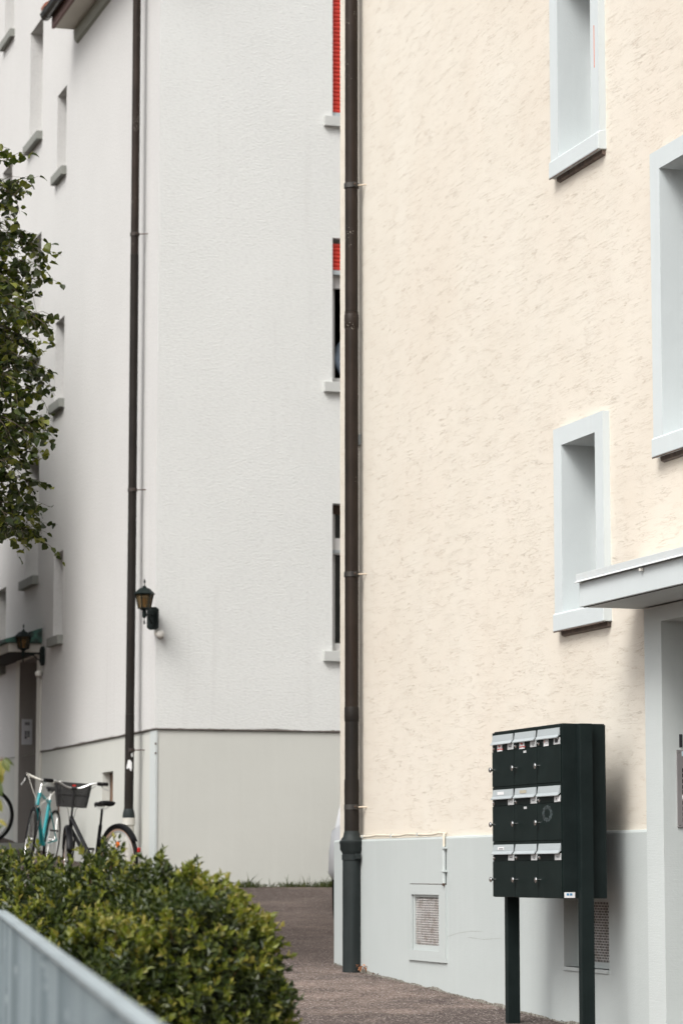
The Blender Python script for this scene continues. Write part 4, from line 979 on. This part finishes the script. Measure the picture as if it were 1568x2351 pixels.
hd = MB(); prof_ = [(.02, -.115), (.045, -.11), (.058, -.08), (.07, -.03), (.077, .03), (.076, .07), (.06, .105), (.03, .122), (.005, .126)]
hd.lathe(prof_, (0, -.05, 1.68), 18); hd.prism([(-.012, -.122, 1.655), (.012, -.122, 1.655), (.0, -.118, 1.70)], (0, -.02, 0)); hdo = hd.build('head', SKIN, PR, smooth=True)
er = MB()
for s_ in (-1, 1): er.lathe([(.004, -.028), (.016, -.012), (.02, .01), (.01, .028)], (s_*.078, -.045, 1.675), 8)
er.build('ears', SKIN, PR, smooth=True)
fe = MB()
for s_ in (-1, 1): fe.lathe([(.002, -.006), (.009, 0), (.002, .006)], (s_*.03, -.118, 1.69), 8)
fe.box(-.022, .022, -.124, -.110, 1.618, 1.626); fe.build('facial_features', HAIR, PR)
hr = MB(); hr.lathe([(.084, .0), (.086, .05), (.070, .10), (.035, .134), (.004, .140)], (0, -.032, 1.68), 18); hr.build('hair', HAIR, PR, smooth=True)
for hp, sg in ((hnd, 1), ((.16, -.26, .98), -1)):
    hx, hy, hz = hp
    nd = [((hx, hy+.05, hz), .026), ((hx, hy, hz), (.034, .016))]; ed = [(0, 1)]
    for i, (dx_, ln) in enumerate(((-.030, .060), (-.010, .072), (.011, .068), (.030, .052))):
        a0 = len(nd); nd += [((hx+dx_*.9, hy-.035, hz+.004), .0095), ((hx+dx_, hy-.035-ln*.55, hz), .0085), ((hx+dx_, hy-.035-ln*.9, hz-.022), .0075)]; ed += [(1, a0), (a0, a0+1), (a0+1, a0+2)]
    a0 = len(nd); nd += [((hx+sg*.035, hy-.005, hz-.004), .011), ((hx+sg*.052, hy-.035, hz-.010), .009)]; ed += [(1, a0), (a0, a0+1)]
    skin_fig('hand', SKIN, nd, ed, PR, 1)

# ------------------------------------------------------------------ vegetation
def leaf(mb, p, d, up, L, wd, fold=.25, curl=.15):
    d = d.normalized(); s_ = d.cross(up)
    if s_.length < 1e-4: s_ = d.orthogonal()
    s_.normalize(); n_ = s_.cross(d)
    a = p; e = p+d*L-n_*L*curl; m1 = p+d*L*.33; m2 = p+d*L*.70-n_*L*curl*.4
    vs = [a, m1+s_*wd*.5+n_*wd*fold, m2+s_*wd*.40+n_*wd*fold, e, m2-s_*wd*.40+n_*wd*fold, m1-s_*wd*.5+n_*wd*fold, m1, m2]
    mb.add(vs, [(0, 6, 1), (6, 7, 2, 1), (7, 3, 2), (0, 5, 6), (6, 5, 4, 7), (7, 4, 3)])
def qleaf(mb, p, d, up, L, wd, fold=.25, curl=.15):
    d = d.normalized(); s_ = d.cross(up)
    if s_.length < 1e-4: s_ = d.orthogonal()
    s_.normalize(); n_ = s_.cross(d); m = p+d*L*.45
    k = len(mb.v); mb.v += [p, m+s_*wd*.5+n_*wd*fold, p+d*L-n_*L*curl, m-s_*wd*.5+n_*wd*fold]; mb.f += [(k, k+2, k+1), (k, k+3, k+2)]; mb.m += [0, 0]
def rv(): 
    while True:
        v = Vector((rnd.uniform(-1, 1), rnd.uniform(-1, 1), rnd.uniform(-1, 1)))
        if .05 < v.length < 1: return v.normalized()
UP = Vector((0, 0, 1))
# clipped-looking loose hedge in the foreground
blobs = []
def blob(x, ytop, ymid, rx, D, rd):
    c = at(x, ymid, D); k = D/6641; blobs.append((c, rx*k, rd, (ymid-ytop)*k))
blob(455, 2052, 2470, 200, 11.0, .55); blob(375, 2020, 2480, 180, 11.5, .6); blob(235, 1996, 2500, 190, 12.0, .7); blob(30, 1990, 2500, 220, 12.6, .8); blob(-230, 1990, 2500, 240, 13.2, .8); blob(-520, 1990, 2500, 260, 13.9, .8)
blob(250, 2150, 2560, 210, 10.7, .45); blob(60, 2110, 2560, 200, 11.5, .5)
rxv = Vector((RX[0], RX[1], 0)); hxv = Vector((HX[0], HX[1], 0))
HG = root('hedge', 'loose green hedge with yellow green shoot tips behind the metal railing', 'hedge', (blobs[1][0].x, blobs[1][0].y, gz(0, 11)), world=True)
def inside(p, sc=.86, skip=None):
    for i, (c, a_, b_, h_) in enumerate(blobs):
        if i == skip: continue
        q_ = p-c; u = q_.dot(rxv)/a_; v_ = q_.dot(hxv)/b_; w_ = q_.z/h_
        if u*u+v_*v_+w_*w_ < sc*sc: return True
    return False
lm = MB(); tm = MB(); tw_ = MB()
# surface clumps give the hedge its light and dark lumps
def shoot(p, nrm, tip, sz):
    ax_ = (nrm*1.0+UP*rnd.uniform(.15, .9)+rv()*.55).normalized()
    Ls = rnd.uniform(.03, .07)*sz
    n_ = rnd.randint(6, 9)
    tgt = tm if tip else lm
    s1 = ax_.orthogonal().normalized(); s2 = ax_.cross(s1); ph = rnd.uniform(0, 6)
    for i in range(n_):
        t_ = i/(n_-1); a_ = ph+i*2.4; o_ = s1*math.cos(a_)+s2*math.sin(a_)
        dd_ = (o_*(1.0-.55*t_)+ax_*(.35+.9*t_)).normalized()
        qleaf(tgt if (t_ > .45 or not tip) else lm, p+ax_*Ls*t_, dd_, ax_, rnd.uniform(.028, .050)*sz*(1-.2*t_), rnd.uniform(.014, .023)*sz, .2, rnd.uniform(-.05, .3))
    return ax_, Ls
cnt = 0
for bi, (c, a_, b_, h_) in enumerate(blobs):
    vis = bi not in (4, 5)
    N_ = 5200 if vis else 700
    for _ in range(N_):
        v = rv()
        if v.z < -.25: continue
        r_ = rnd.choice([rnd.uniform(.93, 1.03), rnd.uniform(.78, .95)])
        lump = 1+.12*noise.noise(Vector((v.x*3.1+bi*7, v.y*3.1, v.z*3.8)))+.045*noise.noise(Vector((v.x*8, v.y*8+bi, v.z*9)))
        p = c+(rxv*v.x*a_+hxv*v.y*b_+UP*v.z*h_)*r_*lump
        if inside(p, .84, bi) or p.z < gz(p.x, p.y)+.03: continue
        nrm = (rxv*v.x/a_+hxv*v.y/b_+UP*v.z/h_).normalized()
        if nrm.dot(hxv) > .55: 
            if rnd.random() < .6: continue
        tip = r_ > .93 and noise.noise(Vector((p.x*4, p.y*4, p.z*4)))+rnd.uniform(-.3, .3) > .10
        shoot(p, nrm, tip, 1.0 if vis else 1.5); cnt += 1
        if rnd.random() < .020 and r_ > .93:     # stray shoots that break the outline
            q_ = p; dr_ = (nrm+UP*.8+rv()*.4).normalized(); Lb = rnd.uniform(.03, .09)
            tw_.tube([q_, q_+dr_*Lb], [.002, .001], 4)
            for i in range(5): shoot(q_+dr_*Lb*(i+1)/5, dr_, True, .75)
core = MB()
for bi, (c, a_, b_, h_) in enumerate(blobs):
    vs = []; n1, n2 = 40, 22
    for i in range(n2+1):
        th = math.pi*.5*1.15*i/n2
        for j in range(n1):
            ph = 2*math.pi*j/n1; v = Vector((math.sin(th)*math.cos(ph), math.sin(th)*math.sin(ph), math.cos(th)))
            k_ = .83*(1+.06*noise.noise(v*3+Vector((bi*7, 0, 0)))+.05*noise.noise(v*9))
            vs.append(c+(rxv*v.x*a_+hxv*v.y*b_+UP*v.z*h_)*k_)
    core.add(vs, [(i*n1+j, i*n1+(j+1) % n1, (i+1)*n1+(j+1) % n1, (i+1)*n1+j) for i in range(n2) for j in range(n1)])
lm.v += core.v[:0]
core.build('inner_foliage', mat('shaded_hedge_core', (.022, .028, .010), .95), HG, smooth=True)  # solid filler core; its dark colour stands for the shaded inside
lm.build('foliage', HLEAF, HG); tm.build('shoot_tips', HTIP, HG)
for c, a_, b_, h_ in blobs[:5]:
    for i in range(8):
        v = rv(); v.z = abs(v.z)*.9; e = c+(rxv*v.x*a_+hxv*v.y*b_+UP*v.z*h_)*.88; b0 = Vector((c.x+rnd.uniform(-.1, .1), c.y+rnd.uniform(-.1, .1), gz(c.x, c.y)))
        m_ = (b0+e)/2+rv()*.05+UP*.05; tw_.tube([b0, m_, e], [.008, .005, .002], 5)
tw_.build('branches', TWIG, HG)

# tree on the left, its outer branches hang into view
tc = at(-560, 900, 21); tb = Vector((tc.x, tc.y, gz(tc.x, tc.y)))
TR = root('tree', 'leafy tree whose drooping dark green branches hang in front of the white building', 'tree', tb, world=True)
def taper(mb, pts, r0, r1, n=8):
    k_ = len(pts); mb.tube(pts, [r0+(r1-r0)*i/(k_-1) for i in range(k_)], n)
tk = MB(); P_ = [tb+Vector((.08*noise.noise(Vector((i*.5, 0, 0))), .08*noise.noise(Vector((0, i*.5, 0))), i*.45)) for i in range(15)]
taper(tk, P_, .17, .05, 12); tk.build('trunk', BARK, TR, smooth=True)
lf = MB(); br = MB()
def tleaf(p, sz):
    d_ = Vector((rnd.uniform(-1, 1), rnd.uniform(-1, 1), rnd.uniform(-.8, .2)))
    leaf(lf, p, d_, (UP+rv()*.9).normalized(), sz, sz*rnd.uniform(.75, .95), .12, .2)
def spray(base, tip, n_sub, dens, sz, lw=.14):
    m1 = base.lerp(tip, .35)+UP*.16+rv()*.06; m2 = base.lerp(tip, .72)+UP*.13+rv()*.05
    path = [base, m1, m2, tip]; pts_ = []
    for i in range(13):
        t_ = i/12; u_ = 1-t_
        pts_.append(base*u_**3+m1*3*u_*u_*t_+m2*3*u_*t_*t_+tip*t_**3)
    taper(br, pts_, .011, .002, 5)
    L = (tip-base).length
    for k_ in range(n_sub):
        t_ = rnd.uniform(.3, 1); i = min(11, int(t_*12)); p = pts_[i].lerp(pts_[i+1], t_*12-i if i < 12 else 0)
        dr_ = ((tip-base).normalized()*.6+rv()*.7+Vector((0, 0, -.25))).normalized(); sl = rnd.uniform(.10, .30)*min(1, L)
        if L > .6: br.tube([p, p+dr_*sl*.5+UP*.01, p+dr_*sl-UP*sl*.2], [.003, .002, .001], 4)
        for j in range(dens):
            s_ = (j+.5)/dens; tleaf(p+dr_*sl*s_-UP*sl*.2*s_*s_+rv()*.018, sz*rnd.uniform(.6, 1.15))
# branches in view: tips given along the crown's right outline
tips = [(22, 372), (10, 362), (48, 440), (60, 455), (20, 470), (10, 520), (30, 545), (85, 560), (98, 588), (60, 600), (35, 625), (96, 645), (70, 665), (20, 650), (100, 738), (62, 720), (118, 745), (40, 760), (90, 800), (30, 800), (60, 830), (126, 858), (108, 845), (70, 855), (25, 865), (100, 905), (50, 900), (80, 935), (15, 930), (108, 970), (65, 985), (98, 1010), (30, 1000), (100, 1040), (60, 1065), (20, 1070), (85, 1110), (40, 1120), (5, 1110), (92, 1175), (60, 1165), (25, 1180), (96, 1235), (70, 1215), (10, 1205), (8, 960), (12, 700), (0, 590), (12, 880), (20, 750), (30, 640), (5, 800), (45, 690), (35, 930), (15, 1030), (50, 870), (70, 780), (0, 740), (40, 1040)]
for (x, y) in tips:
    tp = at(x-9, y, 21+rnd.uniform(-.7, .7)); bs = tp+(-rxv)*rnd.uniform(.9, 1.5)+UP*rnd.uniform(.05, .35)+hxv*rnd.uniform(-.3, .3)
    spray(bs, tp, 18, 7, .070)
    i = min(14, max(3, int((bs.z-tb.z-.5)/.45))); taper(br, [P_[i], P_[i].lerp(bs, .5)+UP*.1, bs], .022, .010, 6)
for _ in range(150):
    v = rv(); e = tc+Vector((v.x*1.9, v.y*2.0, v.z*2.6+.4))
    if e.z < tb.z+1.9: continue
    ee = e-tc; scr = ee.dot(rxv)
    if scr > 1.55: continue
    i = min(14, max(3, int((e.z-tb.z-.8)/.45))); bs = P_[i].lerp(e, .45)
    taper(br, [P_[i], P_[i].lerp(bs, .5)+UP*.05, bs], .022, .011, 6); spray(bs, e, 10, 5, .075)
lf.build('crown', TLEAF, TR); br.build('branches', BARK, TR)

# unseen tree added beyond the left edge to shade the foot of the white facade
T2 = Vector((4.2, 34.9, gz(4.2, 34.9))); TR2 = root('tree', 'unseen second tree added beyond the left edge to shade the white facade', 'tree', T2, world=True)
tk2 = MB(); Q_ = [T2+Vector((.1*noise.noise(Vector((i*.5, 9, 0))), .1*noise.noise(Vector((4, i*.5, 0))), i*.42)) for i in range(16)]
taper(tk2, Q_, .20, .04, 12); tk2.build('trunk', BARK, TR2, smooth=True)
l2 = MB(); b2_ = MB(); lf_, br_ = lf, br
c2 = T2+Vector((0, 0, 5.0))
for _ in range(560):
    v = rv()*rnd.uniform(.55, 1); e = c2+Vector((v.x*2.1, v.y*3.2, v.z*3.0))
    def px(q): 
        dd_ = q.dot(hxv); return 784+6641*q.dot(rxv)/dd_
    if px(e) > -75: continue
    i = min(15, max(4, int((e.z-T2.z-.6)/.42))); taper(b2_, [Q_[i], Q_[i].lerp(e, .5)+UP*.08, e], .02, .006, 5)
    for k_ in range(26):
        q_ = e+rv()*rnd.uniform(.0, .55); sz = rnd.uniform(.12, .2)
        qleaf(l2, q_, Vector((rnd.uniform(-1, 1), rnd.uniform(-1, 1), rnd.uniform(-.8, .3))), (UP+rv()*.8).normalized(), sz, sz*.8, .12, .2)
l2.build('crown', TLEAF, TR2); b2_.build('branches', BARK, TR2)

# young plant with larger leaves at the far left
sp0 = at(-14, 2000, 10.2); SPz = gz(sp0.x, sp0.y)
SG = root('sapling', 'thin young plant with large drooping leaves at the left edge', 'plant', (sp0.x, sp0.y, SPz), world=True)
st_ = MB(); top = at(6, 1738, 10.2); base = Vector((sp0.x, sp0.y, SPz)); mid = at(-16, 1900, 10.2)
st_.tube([base, mid, at(-6, 1790, 10.2), top], [.006, .004, .003, .002], 6); st_.build('stem', TWIG, SG)
sl = MB()
for (x, y, ex_, ey_, L, w_) in ((8, 1742, 14, 30, .055, .030), (10, 1738, 26, 22, .050, .012), (2, 1745, 6, 45, .060, .034), (-4, 1760, 8, 45, .07, .034), (-8, 1790, 16, 46, .065, .03), (-10, 1830, 14, 30, .06, .028), (-4, 1880, 20, 16, .045, .016), (-6, 1905, 10, -8, .03, .012), (-14, 1850, -20, 20, .07, .03), (-10, 1770, -22, 24, .07, .035)):
    p0 = at(x, y, 10.2); p1 = at(x+ex_, y+ey_, 10.2+rnd.uniform(-.02, .02)); leaf(sl, p0, p1-p0, (-hxv+UP*.4).normalized(), L, w_, .15, .1)
sl.build('leaves', SLEAF, SG)

# weeds along the foot of the white wall
wd = MB(); 
for _ in range(1800):
    x = 7.95+abs(rnd.gauss(0, .0))+rnd.uniform(0, 1.35)*1.0; 
    dn = noise.noise(Vector((x*3.3, 0, 0)))+.35
    if rnd.random() > (dn+.05)**2*1.6: continue
    y = WY-.02-rnd.random()**2*.10; h_ = rnd.uniform(.02, .06)*(1.2+max(0, dn)) if rnd.random() < .92 else rnd.uniform(.09, .20)
    p = Vector((x, y, gz(x, y)-.004)); d_ = Vector((rnd.uniform(-.6, .6), rnd.uniform(-.6, .2), 1)).normalized(); s_ = Vector((rnd.uniform(-1, 1), rnd.uniform(-.4, .4), 0)).normalized()*rnd.uniform(.002, .005)
    m_ = p+d_*h_*.6; e = p+d_*h_+Vector((d_.x, d_.y, -.1))*h_*.35
    wd.add([p-s_, p+s_, m_+s_*.8, e, m_-s_*.8], [(0, 1, 2, 4), (4, 2, 3)])
for _ in range(260):
    x = 8.0+rnd.uniform(0, 1.3); y = WY-.03-rnd.random()*.13; p = Vector((x, y, gz(x, y)+rnd.uniform(0, .03)))
    leaf(wd, p, Vector((rnd.uniform(-1, 1), rnd.uniform(-1, .3), rnd.uniform(-.1, .6))), UP, rnd.uniform(.015, .035), rnd.uniform(.008, .016))
o = wd.build('grass', GRASS); tag(o, kind='stuff', label='thin weeds and grass along the foot of the white wall', cat='grass')
# dirt and fallen leaves on the lane
df = MB()
for _ in range(240):
    y = rnd.uniform(16.6, 21.6); x = PX-.01-rnd.random()**2*.16; s_ = rnd.uniform(.003, .012)
    p = Vector((x, y, gz(x, y)+.016)); leaf(df, p, rv()*Vector((1, 1, .2)), UP, s_*1.5, s_)
for _ in range(130):
    y = rnd.uniform(16, 29); x = rnd.uniform(4, 6.6); s_ = rnd.uniform(.006, .014); p = Vector((x, y, gz(x, y)+.018)); leaf(df, p, rv()*Vector((1, 1, .15)), UP, s_*1.6, s_)
tag(df.build('dirt', mat('dry_leaf_dirt', (.10, .065, .045), .9)), kind='stuff', label='scattered dirt crumbs and leaf bits on the lane', cat='dirt')
dl = MB()
for _ in range(26):
    x = 6.60+rnd.uniform(-.03, .05); y = pc[1]-.13+rnd.uniform(-.09, .05); p = Vector((x, y, gz(x, y)+.02+rnd.random()*.03)); leaf(dl, p, rv(), UP, rnd.uniform(.02, .045), rnd.uniform(.012, .022), .3, .4)
tag(dl.build('dry_leaves', mat('dry_orange_leaf', (.42, .19, .09), .8)), kind='stuff', label='small heap of dry orange leaves at the foot of the cream corner pipe', cat='leaves')

# ------------------------------------------------------------------ galvanised railing in the foreground
ra, rb = at(4, 2090, 9.6), at(392, 2381, 4.3)
RL = root('railing', 'blurred galvanised metal railing with close upright bars in the lower left foreground', 'railing', (rb.x, rb.y, gz(rb.x, rb.y)), world=True)
dv = (rb-ra); dh = Vector((dv.x, dv.y, 0)).normalized(); sd_ = Vector((dh.y, -dh.x, 0)); L = dv.length
def beam(mb, a, b, w_, h_):
    s_ = sd_*w_/2; u_ = UP*h_
    mb.add([a-s_, a+s_, b+s_, b-s_, a-s_-u_, a+s_-u_, b+s_-u_, b-s_-u_], [(0, 1, 2, 3), (4, 7, 6, 5), (0, 4, 5, 1), (1, 5, 6, 2), (2, 6, 7, 3), (3, 7, 4, 0)])
mb = MB(); beam(mb, ra, rb+dv*.12, .036, .014); mb.build('top_rail', mat('bright_zinc_rail', (.36, .42, .44), .45, .3, b_zinc), RL, bevel=.003)
nb = int(L/.17); 
for i in range(nb+6):
    t_ = i/nb; p = ra.lerp(rb, t_) if t_ <= 1 else ra+dv*t_
    post = (i % 14 == 1)
    hwid = .017 if not post else .024
    g_ = gz(p.x, p.y); mb = MB(); th = .004 if not post else .012
    s_ = sd_*hwid; q_ = dh*th
    bt_ = g_+(.02 if post else .12)
    vs = [p-s_-q_, p+s_-q_, p+s_+q_, p-s_+q_]; vs = [v-UP*.017 for v in vs]+[Vector((v.x, v.y, bt_)) for v in vs]
    mb.add(vs, [(0, 1, 2, 3), (4, 7, 6, 5), (0, 4, 5, 1), (1, 5, 6, 2), (2, 6, 7, 3), (3, 7, 4, 0)])
    mb.build('post' if post else 'bar', ZINC, RL)
mb = MB(); beam(mb, Vector((ra.x, ra.y, gz(ra.x, ra.y)+.12)), Vector((rb.x, rb.y, gz(rb.x, rb.y)+.12)), .04, .012); mb.build('bottom_rail', ZINC, RL)
# section turning left at the far end
mb = MB(); e_ = ra-rxv*.9+hxv*.1
mb.tube([ra-UP*.012, e_], .014, 8)
for i in range(1, 9):
    p = ra.lerp(e_, i/8); mb.box(p.x-.006, p.x+.006, p.y-.016, p.y+.016, gz(p.x, p.y), p.z-.01)
mb.build('end_section', ZINC, RL)

S.cycles.use_adaptive_sampling = True
